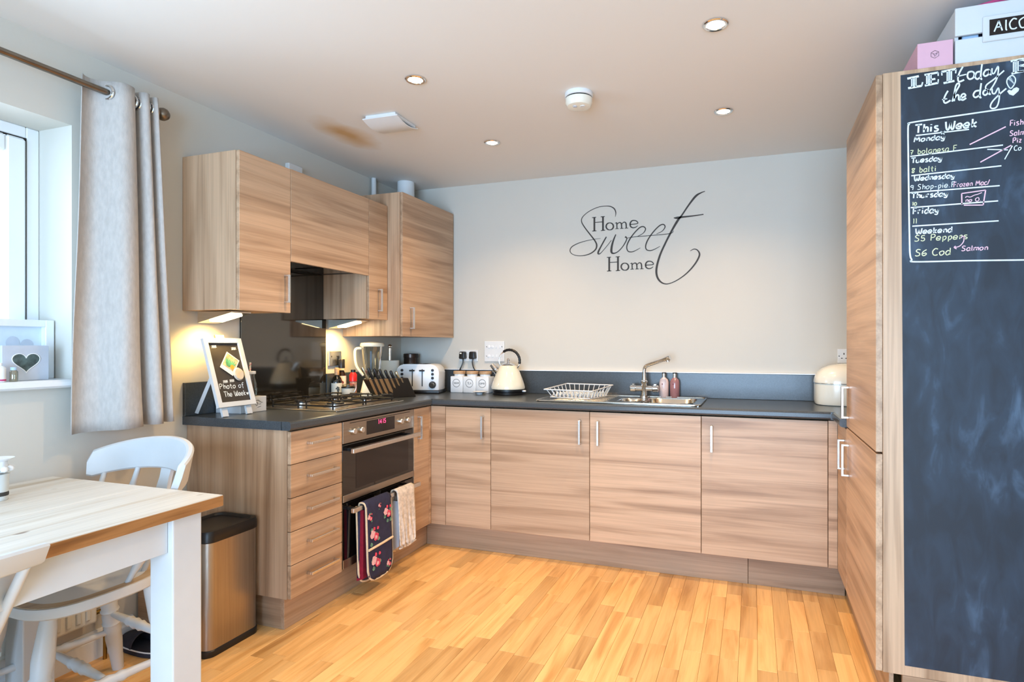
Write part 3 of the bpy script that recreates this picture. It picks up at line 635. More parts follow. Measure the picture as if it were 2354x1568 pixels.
# ================================================================== SOCKETS
def socket_plate(name, label, x0, x1, z0, z1, parts):
    t = thing(name, label, 'socket', ((x0+x1)/2, YB, (z0+z1)/2))
    MB().box(x0, x1, YB-.010, YB-.0002, z0, z1, .003, 2).build('face_plate', 'white_plastic', t, world=True)
    for p in parts:
        if p[0] == 'rocker': MB().box(p[1]-.006, p[1]+.006, YB-.0135, YB-.009, p[2]-.009, p[2]+.009, .0015).build('rocker_switch', 'white_gloss', t, world=True)
        if p[0] == 'hole': MB().box(p[1]-p[3], p[1]+p[3], YB-.0105, YB-.0095, p[2]-p[4], p[2]+p[4]).build('pin_hole', 'gap_dark', t, world=True)
        if p[0] == 'screw': MB().lathe([(.003, -.0108), (0, -.0108)], (p[1], YB, p[2]), 8, axis='y').build('screw', 'satin_steel', t, True, True)
        if p[0] == 'dial': MB().lathe([(.011, -.010), (.011, -.0125), (.009, -.0135), (0, -.0135)], (p[1], YB, p[2]), 16, axis='y').build('round_module', 'white_gloss', t, True, True)
    return t
socket_plate('double_socket', 'white double wall socket holding two black plugs above the canisters', .471, .614, 1.122, 1.203, [('screw', .495, 1.162), ('screw', .590, 1.162), ('rocker', .535, 1.185), ('rocker', .550, 1.185)])
socket_plate('switch_plate', 'large square white appliance switch plate above the kettle', .665, .815, 1.122, 1.264,
             [('dial', .70, 1.225), ('dial', .725, 1.225), ('dial', .70, 1.16), ('rocker', .755, 1.225), ('rocker', .728, 1.16), ('rocker', .757, 1.16), ('rocker', .785, 1.225), ('screw', .682, 1.225), ('screw', .798, 1.225), ('screw', .682, 1.16)])
socket_plate('double_socket', 'white wall socket half hidden behind the tall cabinet above the bread bin', 2.892, 3.037, 1.131, 1.214, [('hole', 2.925, 1.185, .0025, .005), ('hole', 2.914, 1.160, .004, .0022), ('hole', 2.936, 1.160, .004, .0022), ('rocker', 2.955, 1.19), ('screw', 2.90, 1.172)])
t = thing('steel_socket', 'brass-lit metal double socket on the wall behind the bottles', 'socket', (XL, -.728, 1.15))
MB().box(XL, XL+.012, -.785, -.672, 1.108, 1.197, .003, 2).build('face_plate', 'satin_steel', t, world=True)
for yy in (-.765, -.715): MB().box(XL+.0118, XL+.0128, yy-.003, yy+.003, 1.16, 1.17).build('pin_hole', 'gap_dark', t, world=True)
MB().box(XL+.012, XL+.018, -.712, -.698, 1.15, 1.170, .002).build('rocker_switch', 'black_plastic', t, world=True)
for i, px_ in enumerate((.495, .572)):
    t = thing('mains_plug', ['black mains plug with a white label in the double socket, the left one', 'plain black mains plug in the double socket, the right one'][i], 'plug', (px_+.012, YB-.03, 1.165), group='black plugs')
    MB().prism([(-.021, -.020), (-.016, -.026), (.018, -.026), (.024, -.018), (.020, .021), (.014, .026), (-.012, .026), (-.018, .021)], 'y', -.022, .018, .004).build('plug_body', 'black_plastic', t, True)
    if i == 0: MB().box(-.012, .002, -.0235, -.0215, .010, .019).build('sticker', 'paper', t)
    s = -1 if i == 0 else 1
    MB().tube(cat([(0, 0, -.024), (s*-.002, -.002, -.05), (s*.008, -.008, -.08), (s*.02, -.006, -.105), (s*.024, .005, -.14)], 4), .0042, 8).build('cable', 'black_plastic', t, True)

# ================================================================== WORKTOP ITEMS, BACK RUN
# toaster
t = thing('toaster', 'white four-slice toaster with black levers in the corner of the worktop', 'toaster', (.288, -.215, ZW), rz=.24)
def rounded_front(w, z0, z1, r, n=6):
    o = [(-w, z0), (w, z0)]
    for cx, a0 in ((w-r, 0), (-w+r, 90)):
        for i in range(n+1):
            a = math.radians(a0+90*i/n); o.append((cx+r*math.cos(a), z1-r+r*math.sin(a)))
    return o
MB().prism(rounded_front(.148, .022, .198, .055), 'y', -.078, .078, .008).build('body', 'white_gloss', t, True)
MB().box(-.152, .152, -.084, .084, 0, .024, .006, 2).build('base', 'black_plastic', t, True)
for s in (-.034, .034):
    MB().box(s-.003, s+.003, -.0805, -.0785, .050, .165).build('lever_slot', 'black_plastic', t)
    MB().box(s-.018, s+.018, -.096, -.079, .150, .160, .003).build('lever', 'black_plastic', t)
    MB().box(s-.022, s+.022, -.060, .060, .1965, .1995).build('bread_slot', 'gap_dark', t)
for s in (-1, 1):
    k = MB().lathe([(.024, -.078), (.024, -.086), (.020, -.096), (0, -.096)], (s*.105, 0, .060), 20, axis='y').build('browning_dial', 'black_plastic', t, True)
    MB().lathe([(.017, -.096), (.015, -.099), (0, -.099)], (s*.105, 0, .060), 20, axis='y').build('dial_cap', 'chrome', k, True)
    for i in range(3): MB().lathe([(.0095, -.078), (.009, -.084), (0, -.084)], (s*.105, 0, .105+i*.026), 14, axis='y').build('push_button', 'black_plastic', t, True)
# coffee tin, paper towel
t = thing('coffee_tin', 'dark round tin standing behind the toaster', 'tin', (.118, -.068, ZW))
MB().lathe([(.052, 0), (.052, .235), (.050, .24)], n=28).build('body', 'coffee_tin', t, True); MB().lathe([(.054, .238), (.054, .262), (.050, .266), (0, .266)], n=28).build('lid', 'coffee_tin', t, True)
t = thing('kitchen_roll_holder', 'white kitchen roll on a chrome pole holder behind the knife block', 'kitchen roll', (.080, -.275, ZW))
MB().lathe([(.075, 0), (.075, .008), (.01, .012)], n=28).build('base', 'chrome', t, True); MB().lathe([(.0105, .01), (.0105, .31)], n=14).build('pole', 'chrome', t, True)
MB().lathe([(0, .332), (.008, .330), (.016, .322), (.017, .315), (.012, .306), (0, .304)], n=18).build('ball_finial', 'chrome', t, True); MB().lathe([(.02, .013), (.063, .013), (.063, .222), (.02, .222)], n=30).build('paper_roll', 'paper', t, True)
# canisters
words = ['SUGAR', 'TEA', 'COFFEE']
for i in range(3):
    t = thing('storage_canister', ['white canister with wooden lid marked SUGAR, nearest the toaster', 'middle white canister with wooden lid marked TEA', 'white canister with wooden lid marked COFFEE, next to the kettle'][i], 'canister', (.509+i*.0985, -.072, ZW), rz=[0, 0, -.03][i], group='tea and coffee canisters')
    MB().box(-.047, .047, -.047, .047, 0, .112, .005, 2).build('body', 'white_gloss', t, True)
    MB().lathe([(.036, .110), (.036, .128)], n=24).build('neck', 'white_gloss', t, True); MB().lathe([(.042, .127), (.043, .129), (.043, .145), (.041, .147), (0, .147)], n=28).build('lid', 'lid_wood', t, True)
    PC = lambda a, b: (a, -.0478, .066+b); lb = MB()
    lb.ribbon([(.027*math.cos(q*PI/12), .027*math.sin(q*PI/12)) for q in range(25)], .0026, PC, 2)
    w = words[i]; hh = .0105 if len(w) > 3 else .014; wid = sum(G[c][0]+1.2 for c in w)*hh/10; tr_ = min(1, .042/wid)
    text(lb, w, -wid*tr_/2+.001, -hh/2, hh, .0017, PC, track=tr_); lb.build('printed_label', 'print_ink', t)
t = thing('spoon_rest', 'small white footed dish in front of the canisters', 'dish', (.718, -.185, ZW))
MB().lathe([(0, 0), (.021, 0), (.022, .007), (.030, .010), (.046, .016), (.047, .018), (.028, .013), (0, .012)], n=28).build('dish', 'white_gloss', t, True)
# kettle
t = thing('kettle', 'cream pyramid kettle with black arched handle and chrome lid', 'kettle', (.912, -.158, ZW), rz=0)
MB().lathe([(.100, 0), (.102, .004), (.102, .014), (.096, .018), (.096, .021), (.092, .024), (0, .024)], n=36).build('power_base', 'black_plastic', t, True)
MB().lathe([(.100, .024), (.103, .026), (.103, .036), (.101, .038)], n=36).build('black_band', 'black_plastic', t, True)
MB().lathe([(.104, .037), (.110, .040), (.111, .050), (.106, .070), (.094, .105), (.078, .145), (.064, .175), (.056, .188), (.052, .192)], n=40).build('body', 'cream_enamel', t, True)
l = MB().lathe([(.050, .191), (.047, .195), (.034, .205), (.014, .211), (.008, .212), (.006, .222), (0, .222)], n=30).build('lid', 'chrome', t, True)
MB().lathe([(0, .220), (.007, .221), (.011, .229), (.007, .238), (0, .240)], n=16).build('lid_knob', 'chrome', l, True)
MB().tube([(-.066, 0, .140), (-.118, 0, .196)], [.026, .017], 14).tube([(-.085, 0, .16), (-.090, 0, .166)], .027, 14).build('spout', 'chrome', t, True)
arc = [(-.052+.0, 0, .182)]+[(.008+.073*math.cos(math.radians(a)), 0, .222+.073*math.sin(math.radians(a))) for a in range(200, -31, -10)]+[(.062, 0, .176)]
MB().tube(arc, .0045, 8).build('handle_bracket', 'chrome', t, True)
g = [(.008+.073*math.cos(math.radians(a)), 0, .222+.073*math.sin(math.radians(a))) for a in range(125, -16, -7)]
MB().tube(g, [.008+.0015*(i % 2) for i in range(len(g))], 10).build('grip', 'black_plastic', t, True)
MB().box(.098, .125, -.008, .008, .020, .032, .004).build('switch', 'white_gloss', t, True)
# dish rack
t = thing('dish_rack', 'white wire dish drying rack standing on the drainer', 'dish rack', (1.442, -.315, zt+.004), rz=-.17)
def wire(name, pts, r=.0026): return MB().tube(pts, r, 6).build(name, 'white_plastic', t, True)
W2, D2 = .158, .15; W1, D1 = .130, .122
lo = [(-W1, -D1, .006), (W1, -D1, .006), (W1, D1, .006), (-W1, D1, .006)]; hi = [(-W2, -D2, .052), (W2, -D2, .052), (W2, D2, .070), (-W2, D2, .070)]
wire('rim_wire', hi+[hi[0]], .0036); wire('base_wire', lo+[lo[0]], .003)
def lerp(a, b, k): return tuple(a[i]+(b[i]-a[i])*k for i in range(3))
for e in range(4):
    n_ = 9 if e % 2 == 0 else 6
    for i in range(n_):
        k = (i+.5)/n_; a, b = lerp(hi[e], hi[(e+1) % 4], k), lerp(lo[e], lo[(e+1) % 4], k); wire('upright_wire', [a, b], .0022)
for i in range(10):
    x_ = -W1+2*W1*(i+.5)/10
    wire('zigzag_wire', [(x_, -D1+.244*j/12, .006+(.028 if j % 2 else 0)) for j in range(13)], .0022)
# soap bottles
for i in range(2):
    t = thing('soap_bottle', ['pink hand lotion bottle with printed label beside the tap', 'clear rosy hand wash bottle right of the lotion bottle'][i], 'bottle', (1.913+i*.066, -.052, ZW), group='toiletry bottles by the tap')
    MB().lathe([(.027, 0), (.029, .003), (.029, .095), (.024, .113), (.012, .123), (.011, .127)], n=24).build('body', ['soap_pink', 'soap_clear'][i], t, True)
    MB().lathe([(.0115, .126), (.0115, .150), (0, .151)], n=16).build('collar', 'satin_steel', t, True); MB().lathe([(.013, .150), (.013, .156), (0, .157)], n=16).build('cap', 'black_plastic', t, True)
    lb = MB(); PC = lambda a, b: (.0295*math.sin(a/.0295), -.0295*math.cos(a/.0295), b)
    for r_ in range(5): lb.ribbon([(-.018, .030+r_*.008), (-.018+[.03, .024, .032, .02, .016][r_], .030+r_*.008)], .0018, PC)
    lb.fan([(-.009, .082), (-.004, .082), (-.003, .089), (-.010, .089)], PC) ; lb.build('label_print', 'wine_red', t)
# bread bin
t = thing('bread_bin', 'cream enamel bread bin with domed lid beside the tall cabinet', 'bread bin', (2.945, -.165, ZW))
def super(w, d, z, n=36, e=3.2):
    o = []
    for i in range(n):
        a = 2*PI*i/n; c, s = math.cos(a), math.sin(a)
        o.append((math.copysign(abs(c)**(2/e), c)*w, math.copysign(abs(s)**(2/e), s)*d, z))
    return o
b = MB(); b.skin([b.ring(super(w, d, z)) for w, d, z in ((.180, .125, 0), (.186, .130, .004), (.190, .133, .02), (.190, .133, .118))]); b.build('bin_body', 'bin_cream', t, True)
b = MB(); b.skin([b.ring(super(.192*k, .135*k, z)) for k, z in ((1, .120), (1, .128), (.975, .150), (.91, .174), (.80, .195), (.62, .212), (.38, .222), (.1, .225))]); b.build('lid', 'bin_cream', t, True)
b = MB(); P_ = super(.1915, .1345, .119); b.tube(P_+[P_[0]], .0022, 6); b.build('rim', 'chrome', t, True)

# ================================================================== WORKTOP ITEMS, LEFT RUN
# knife block
t = thing('knife_block', 'dark slanted knife block showing seven steel knives beside the hob', 'knife block', (.345, -.612, ZW), rz=math.atan2(.22, .12))
# local: +x along the face to the right, -y toward the viewer
FX = lambda b: -.70*b      # slant: higher points shift left
L2 = .125
pro = [(-L2+.02, 0), (L2+.02, 0), (L2-.035+.0, .098+.022), (-L2-.045, .120)]
MB().prism(pro, 'y', -.005, .085, .003).build('block', 'black_iron', t)
for i in range(7):
    x0 = -L2+.005+i*.034; ln = [.115, .105, .108, .10, .07, .055, .035][i]; w = [.016, .018, .02, .024, .013, .012, .010][i]
    top_ = (x0-.045, .121); dv = Vector((.42, -.9)).normalized()
    k = MB().prism([(top_[0]-w/2, top_[1]), (top_[0]+w/2, top_[1]), (top_[0]+w/2+dv.x*ln*.8, top_[1]+dv.y*ln*.8), (top_[0]+w*.2+dv.x*ln, top_[1]+dv.y*ln), (top_[0]-w/2+dv.x*ln*.85, top_[1]+dv.y*ln*.85)], 'y', -.0075, -.0055).build('blade', 'knife_steel', t)
    up_ = -dv; hl = .085-.006*i
    p0 = Vector((top_[0], .02, top_[1]-.004)); u3 = Vector((up_.x, 0, up_.y))
    MB().tube([p0, p0+u3*.01, p0+u3*hl*.5+Vector((-.002, 0, 0)), p0+u3*hl*.9, p0+u3*hl], [.008, .0095, .0085, .0095, .006], 10).build('knife_handle', 'knife_steel' if i in (0, 6) else 'black_plastic', t, True)
# blender
t = thing('jug_blender', 'cream blender with clear jug and pale lid behind the knife block', 'blender', (.152, -.572, ZW), rz=.5)
b = MB(); b.skin([b.ring(super(w, w, z, 28, 5)) for w, z in ((.072, 0), (.074, .006), (.070, .02), (.052, .105), (.045, .115))]); b.build('motor_base', 'frost', t, True)
MB().lathe([(.040, .112), (.044, .116), (.050, .15), (.060, .24), (.068, .318), (.070, .322)], n=28, cap=False).build('jug', 'jar_glass', t, True)
MB().lathe([(.010, .118), (.006, .14), (.002, .15), (0, .16)], n=12).build('cutter', 'satin_steel', t, True)
MB().box(-.006, .006, -.0645, -.061, .17, .29, .001).build('scale_strip', 'black_plastic', t)
MB().lathe([(.072, .316), (.075, .320), (.075, .330), (.070, .340), (.04, .346), (0, .347)], n=30).build('lid', 'cream_enamel', t, True)
MB().tube(cat([(-.064, -.02, .305), (-.095, -.03, .30), (-.100, -.032, .26), (-.090, -.028, .19), (-.052, -.016, .135)], 5), .0095, 10).build('handle', 'cream_enamel', t, True)
# bottles by the splashback
def bottle(label, loc, prof, m, extra, group='condiment bottles by the hob'):
    t = thing('bottle', label, 'bottle', loc, group=group); MB().lathe(prof, n=22).build('glass', m, t, True)
    for nm, pr_, mm in extra: MB().lathe(pr_, n=22).build(nm, mm, t, True)
    return t
b = bottle('dark wine bottle with cream label and pale foil neck by the splashback', (.038, -.768, ZW), [(.030, 0), (.032, .003), (.032, .105), (.026, .125), (.013, .142), (.0125, .18), (0, .181)], 'wine_glass', [('label', [(.0325, .01), (.0325, .095)], 'cream_label'), ('foil_capsule', [(.0135, .143), (.0145, .18), (.012, .187), (0, .188)], 'lid_wood')])
PC = lambda a, c: (.0330*math.cos(a/.033-.75), .0330*math.sin(a/.033-.75), c)
lb = MB()
for (a, c) in ((0, .07), (.007, .066), (-.006, .062), (.002, .058), (.008, .055), (.001, .05), (.004, .044)): lb.fan([(a+.0055*math.cos(q*PI/4), c+.0055*math.sin(q*PI/4)) for q in range(8)], PC)
lb.build('grape_print', 'grape_ink', b)
b = bottle('tall dark oil bottle with black cap and red berry on its label', (.020, -.700, ZW), [(.026, 0), (.027, .003), (.027, .13), (.020, .155), (.014, .165), (.014, .185), (0, .186)], 'oil_glass', [('label', [(.0275, .05), (.0275, .135)], 'paper'), ('cap', [(.019, .18), (.019, .235), (.017, .238), (0, .239)], 'black_plastic'), ('collar', [(.021, .17), (.021, .182)], 'binding')])
PC = lambda a, c: (.0280*math.cos(a/.028-.75), .0280*math.sin(a/.028-.75), c)
MB().fan([(.009*math.cos(q*PI/5), .095+.009*math.sin(q*PI/5)) for q in range(10)], PC).build('berry_print', 'wine_red', b)
bottle('small sauce bottle with red shrink collar and dark cap', (.078, -.664, ZW), [(.021, 0), (.022, .003), (.022, .095), (.012, .12), (.012, .13), (0, .131)], 'soap_clear', [('shrink_collar', [(.0235, .100), (.0235, .14), (.014, .156)], 'red_plastic'), ('cap', [(.0145, .153), (.0145, .172), (0, .173)], 'black_plastic')])
t = thing('preserve_jar', 'low clip-top glass jar with dark seal in front of the bottles', 'jar', (.118, -.762, ZW))
MB().lathe([(.038, 0), (.040, .004), (.040, .058), (.037, .066)], n=28).build('jar_body', 'cream_label', t, True); MB().lathe([(.039, .066), (.041, .067), (.041, .073), (.039, .074)], n=28).build('rubber_seal', 'black_plastic', t, True)
MB().lathe([(.038, .074), (.036, .086), (.02, .091), (0, .092)], n=28).build('glass_lid', 'jar_glass', t, True)
MB().tube(cat([(.041, .0, .04), (.050, .005, .06), (.046, .01, .09), (.02, .012, .10)], 4), .0013, 6).build('wire_clip', 'satin_steel', t, True)
# easel chalkboard
t = thing('tabletop_easel', 'small white-framed easel chalkboard reading Photo of The Week', 'easel', (.13, -1.655, ZW))
O0 = Vector((.195, -1.755, .953)); UA = Vector((0, 1, 0)); UB = Vector((-.095, .0, .305)).normalized(); UN = UA.cross(UB).normalized()
if UN.x < 0: UN = -UN
EW, EH = .208, .325
def EB(a, b, d=.0): return tuple(O0+UA*a+UB*b+UN*d)
def slab(mb, a0, a1, b0, b1, d0, d1):
    v = [mb.bm.verts.new(EB(a, b, d)) for a in (a0, a1) for b in (b0, b1) for d in (d0, d1)]
    for q in ((0, 1, 3, 2), (4, 6, 7, 5), (0, 4, 5, 1), (2, 3, 7, 6), (0, 2, 6, 4), (1, 5, 7, 3)): mb.bm.faces.new([v[i] for i in q])
    return mb
fw = .022
for q in ((0, fw, 0, EH), (EW-fw, EW, 0, EH), (fw, EW-fw, 0, fw), (fw, EW-fw, EH-fw, EH)): slab(MB(), *q, -.006, .010).build('frame_rail', 'white_paint', t, world=True)
slab(MB(), fw, EW-fw, fw, EH-fw, -.004, .002).build('board', 'slate_board', t, world=True)
slab(MB(), EW/2-.024, EW/2+.024, EH+.0005, EH+.020, -.012, -.004).build('top_block', 'lid_wood', t, world=True)
for a in (.022, EW-.052): slab(MB(), a, a+.030, -.0405, -.0005, -.014, -.003).build('leg', 'white_paint', t, world=True)
pt = Vector(EB(EW/2-.05, EH*.62, -.008)); q0 = Vector((.024, -1.715, ZW+.013)); MB().tube([pt, q0], .0105, 4).build('leg', 'white_paint', t, world=True)
lb = MB(); E1 = lambda a, b: EB(a, b, .0028)
text(lb, 'Photo of', .032, .086, .023, .0030, E1, track=1.10); text(lb, 'The Week', .048, .048, .024, .0030, E1, track=.84)
lb.fan([(.177, .047), (.184, .056), (.181, .062), (.177, .058), (.173, .062), (.170, .056)], E1)
for a0, b0 in ((.045, .285), (.150, .275), (.062, .118), (.098, .120)):
    for i in range(4): lb.ribbon([(a0+i*.006-.004, b0-.006), (a0+i*.006+.003, b0+.008)], .0024, E1); lb.ribbon([(a0+i*.006-.004, b0+.006), (a0+i*.006+.004, b0-.003)], .0022, E1)
lb.build('chalk_writing', 'chalk_white', t, world=True, kind='stuff')
ca, cb, an = .118, .205, -.66
def PH(a, b, d): c, s = math.cos(an), math.sin(an); return EB(ca+a*c-b*s, cb+a*s+b*c, d)
pm = MB(); pv = [pm.bm.verts.new(PH(a, b, d)) for a in (-.037, .037) for b in (-.050, .042) for d in (.0045, .0052)]
for q in ((0, 1, 3, 2), (4, 6, 7, 5), (0, 4, 5, 1), (2, 3, 7, 6), (0, 2, 6, 4), (1, 5, 7, 3)): pm.bm.faces.new([pv[i] for i in q])
pm = pm.build('instant_photo', 'paper', t, world=True)
MB().fan([(-.032, -.030), (.032, -.030), (.032, .037), (-.032, .037)], lambda a, b: PH(a, b, .0056)).build('picture', 'photo_flower', pm, world=True)
lf = MB()
for i in range(7): lf.ribbon([(-.012+i*.002, -.022, .5), (-.022+i*.007, -.002, 1.2), (-.028+i*.009, .014+.004*(i % 3), .3)], .007, lambda a, b: PH(a, b, .0060))
lf.build('leaves_print', 'photo_green', pm, world=True)
MB().fan([(.016+.010*math.cos(q*PI/6), -.012+.011*math.sin(q*PI/6)) for q in range(12)], lambda a, b: PH(a, b, .0062)).build('flower_print', 'photo_orange', pm, world=True)
dm = MB(); ra = dm.ring([EB(.148+.029*math.cos(q*PI/12), .150+.032*math.sin(q*PI/12), .0065) for q in range(24)]); rb = dm.ring([EB(.148+.024*math.cos(q*PI/12), .150+.027*math.sin(q*PI/12), .014) for q in range(24)]); dm.skin([ra, rb]); shell_ = dm.build('shell_magnet', 'shell', t, True, True)
for i in range(5): MB().ribbon([(.132+i*.002, .130), (.135+i*.006, .150+.004*i), (.140+i*.008, .168-.003*i)], .0016, lambda a, b: EB(a, b, .0147)).build('shell_rib', 'binding', shell_, world=True)
# white box and milk bottle behind the easel
t = thing('gift_box', 'low white box with printed emblem behind the easel legs', 'box', (.085, -1.520, ZW))
MB().box(.008, .161, -1.600, -1.442, ZW, ZW+.074, .002).build('box_body', 'white_paint', t, world=True)
lb = MB(); PX = lambda a, b: (.1622, -1.500+a, ZW+.038+b)
lb.ribbon([(-.022, .002), (-.010, .016), (.006, .018), (.022, .008), (.032, .006)], .002, PX); lb.ribbon([(-.012, .004), (-.004, -.008), (.004, .002), (-.004, .008), (-.012, .004)], .002, PX); lb.ribbon([(.010, -.002), (.022, .0)], .002, PX); lb.ribbon([(.0, -.016), (.022, -.012)], .0018, PX); lb.build('printed_emblem', 'print_ink', t, world=True)
t = thing('milk_bottle', 'glass milk bottle with white lid and striped paper straw behind the easel', 'bottle', (.095, -1.478, ZW+.074))
MB().lathe([(.0, 0), (.030, 0), (.031, .004), (.031, .055), (.024, .082), (.020, .098), (.021, .112)], n=24, cap=False).build('glass', 'bottle_glass', t, True)
MB().lathe([(.024, .108), (.025, .110), (.025, .120), (.023, .122), (0, .122)], n=24).build('lid', 'white_gloss', t, True)
st_ = MB().tube([(-.012, .004, .006), (.0, -.002, .122), (.003, -.003, .165)], .004, 8).build('straw', 'paper', t, True)
sp = [(-.012+.015*k+.0046*math.cos(k*40), .004-.007*k+.0046*math.sin(k*40), .006+.159*k) for k in [i/80 for i in range(81)]]; MB().tube(sp, .0011, 5).build('stripe', 'rose', st_, True)

# ================================================================== OVEN GLOVE AND TOWEL
HZ, HXC = .442, .631
def drape(name, m, parent, ya, yb, zf, zb_, xo=0, wav=0, th=.010, roundb=.05, ny=10, gather=0):
    """cloth hung over the oven handle: front fall to zf, back fall to zb_"""
    path = []; nf = 14
    for i in range(nf+1): path.append((HXC+.020+xo+.012*(1-i/nf), zf+(HZ+.004-zf)*i/nf, (HZ-zf)*(i/nf)))
    for a in (45, 90, 135): path.append((HXC+(.020+xo)*math.cos(math.radians(a)), HZ+.004+(.018+xo)*math.sin(math.radians(a)), 9))
    for i in range(nf+1): path.append((HXC-.020-xo-.006*(i/nf), HZ+.004-(HZ+.004-zb_)*i/nf, (HZ-zb_)*(1-i/nf)))
    m_ = MB(); rows = []; yc, hw = (ya+yb)/2, (yb-ya)/2
    for k, (x, z, e) in enumerate(path):
        k2 = 1 if e > roundb else math.sqrt(max(0, 1-(1-e/roundb)**2))*.42+.58
        row = []
        for j in range(ny+1):
            s = -1+2*j/ny; g_ = 1-gather*(1-min(1, e/.3)) if e < 9 else 1
            row.append(m_.bm.verts.new((x+wav*math.sin(j*1.9+z*9)*min(1, (HZ-z)*4) * (1 if k < nf+2 else -1), yc+s*hw*k2*g_+wav*.6*math.sin(z*23+j), z)))
        rows.append(row)
    for a, b in zip(rows, rows[1:]):
        for j in range(ny): m_.bm.faces.new((a[j], a[j+1], b[j+1], b[j]))
    o = m_.build(name, m, parent, True, True)
    md = o.modifiers.new('thickness', 'SOLIDIFY'); md.thickness = th; md.offset = 0
    return o, path
t = thing('oven_glove', 'navy floral double oven glove with cream binding hanging on the lower oven handle', 'oven glove', (.631, -1.205, HZ))
drape('glove_body', 'navy', t, -1.318, -1.110, .075, .060, 0, .0015, .012)
def outline(zb_, x, name, ya, yb):
    r = .05; P_ = [(x, ya, HZ)]+[(x+.010, ya, zb_+.10), (x+.012, ya+.004, zb_+.045), (x+.012, ya+.03, zb_+.008), (x+.012, (ya+yb)/2, zb_-.003), (x+.012, yb-.03, zb_+.008), (x+.012, yb-.004, zb_+.045), (x+.010, yb, zb_+.10), (x, yb, HZ)]
    MB().tube(cat(P_, 4), .0055, 7).build(name, 'binding', t, True, True)
outline(.073, HXC+.021, 'binding', -1.316, -1.112); outline(.058, HXC-.034, 'binding', -1.316, -1.112)
MB().tube([(HXC+.036, -1.314, .232), (HXC+.037, -1.20, .236), (HXC+.036, -1.112, .240)], .006, 7).build('pocket_binding', 'binding', t, True, True)
MB().tube(cat([(HXC-.02, -1.316, HZ), (HXC-.012, -1.318, HZ+.018), (HXC+.012, -1.318, HZ+.018), (HXC+.021, -1.316, HZ)], 3), .0055, 7).build('binding', 'binding', t, True, True)
MB().prism([(HXC-.036, .074), (HXC+.002, .088), (HXC+.004, HZ-.016), (HXC-.020, HZ-.016)], 'y', -1.3125, -1.118).build('red_lining', 'mitt_red', t, False, True)
def blossom(y, z, s):
    xf = lambda zz: HXC+.0275+.012*(HZ-zz)/(HZ-.07)+.0005
    rnd_ = random.Random(int(y*1000)+int(z*1000))
    def blob(dy, dz, r, mm, d, nm):
        MB().fan([(y+dy+r*(1+.18*math.sin(q*2.3+dy*900))*math.cos(q*PI/6), z+dz+r*(1+.18*math.cos(q*1.7))*math.sin(q*PI/6)) for q in range(12)], lambda a, b_: (xf(b_)+d, a, b_)).build(nm, mm, t, False, True)
    for k in range(5): blob(rnd_.uniform(-.034, .034)*s, rnd_.uniform(-.045, .045)*s, .010*s, 'leaf', .0006, 'leaf_print')
    blob(-.014*s, .008*s, .020*s, 'rose_pale', .0010, 'rose_print'); blob(.012*s, -.008*s, .019*s, 'rose', .0014, 'rose_print'); blob(.010*s, -.010*s, .009*s, 'rose_pale', .0018, 'petal_print'); blob(-.002, .032*s, .009*s, 'rose', .0012, 'rose_print'); blob(.026*s, .030*s, .008*s, 'rose', .0012, 'rose_print')
blossom(-1.262, .290, 1.05); blossom(-1.255, .160, 1.1); blossom(-1.150, .375, .95); blossom(-1.296, .385, .55); blossom(-1.150, .115, .55); blossom(-1.215, .425, .35)
t = thing('tea_towel', 'pale patterned tea towel hanging on the lower oven handle beside the glove', 'towel', (.631, -.97, HZ))
drape('towel_cloth', 'towel', t, -1.045, -.880, .150, .118, .001, .006, .006, .012, 14, .05)
MB().tube([(HXC+.031, -1.040, .152), (HXC+.034, -.96, .148), (HXC+.031, -.885, .153)], .005, 7).build('hem', 'towel', t, True, True)
MB().prism([(HXC-.021, .13), (HXC+.019, .16), (HXC+.019, .40), (HXC-.018, .40)], 'y', -1.030, -1.026).build('inner_fold', 'photo_grey', t, False, True)

# ================================================================== CHALKBOARD ON THE TALL CABINET
YC = YN-.0012
t = thing('chalkboard_panel', 'large black chalkboard sheet with weekly meal plan on the tall cabinet side', 'chalkboard', (3.17, YN, .18))
MB().prism([(2.906, .182), (3.44, .182), (3.44, 2.119), (2.894, 2.119)], 'y', YC, YN-.0002).build('board_sheet', 'chalk_black', t, world=True)
HP = lambda U, V: (2.730981+.000226*U, YC-.0006, 2.381829-.000033*U-.000266*V)
hd = MB(); HS = lambda st, w=20, n=5: hd.ribbon([tuple(map(float, p.split(','))) for p in st.split()], w, HP, n)
def hatch(u0, u1, v0, v1, n=9):
    for i in range(n):
        v = v0+(v1-v0)*(i+.2)/n; HS("%f,%f %f,%f" % (u0, v+10, u1, v-8), 8)
HS("805,942 950,912", 26); HS("862,935 862,1050"); HS("912,928 912,1040"); HS("815,1060 985,1030", 26); HS("985,1032 998,985", 18); hatch(865, 910, 945, 1040)
HS("1020,898 1190,868", 24); HS("1190,868 1190,910", 16); HS("1050,895 1050,1020"); HS("1100,888 1100,1010"); HS("1100,955 1155,945", 22); HS("1025,1028 1190,994", 24); HS("1188,995 1192,950", 16); hatch(1055, 1098, 900, 1010)
HS("1230,862 1410,826", 26); HS("1232,860 1236,905", 16); HS("1408,828 1402,880", 16); HS("1302,850 1302,985"); HS("1350,842 1350,972"); HS("1255,998 1388,970", 24); hatch(1306, 1346, 860, 970)
HS("1490,800 1450,870 1430,940 1445,980 1505,958"); HS("1418,918 1530,892", 14)
HS("1600,858 1555,870 1545,920 1570,950 1615,930 1625,880 1600,858"); HS("1700,860 1655,870 1635,920 1660,950 1700,925"); HS("1718,772 1706,860 1702,940 1720,950")
HS("1800,838 1760,845 1735,890 1755,915 1795,890 1806,842 1806,890 1830,895"); HS("1835,822 1835,875 1860,880 1905,800 1905,880 1880,970 1810,1080 1765,1070 1770,1020 1860,950 1975,850", 17)
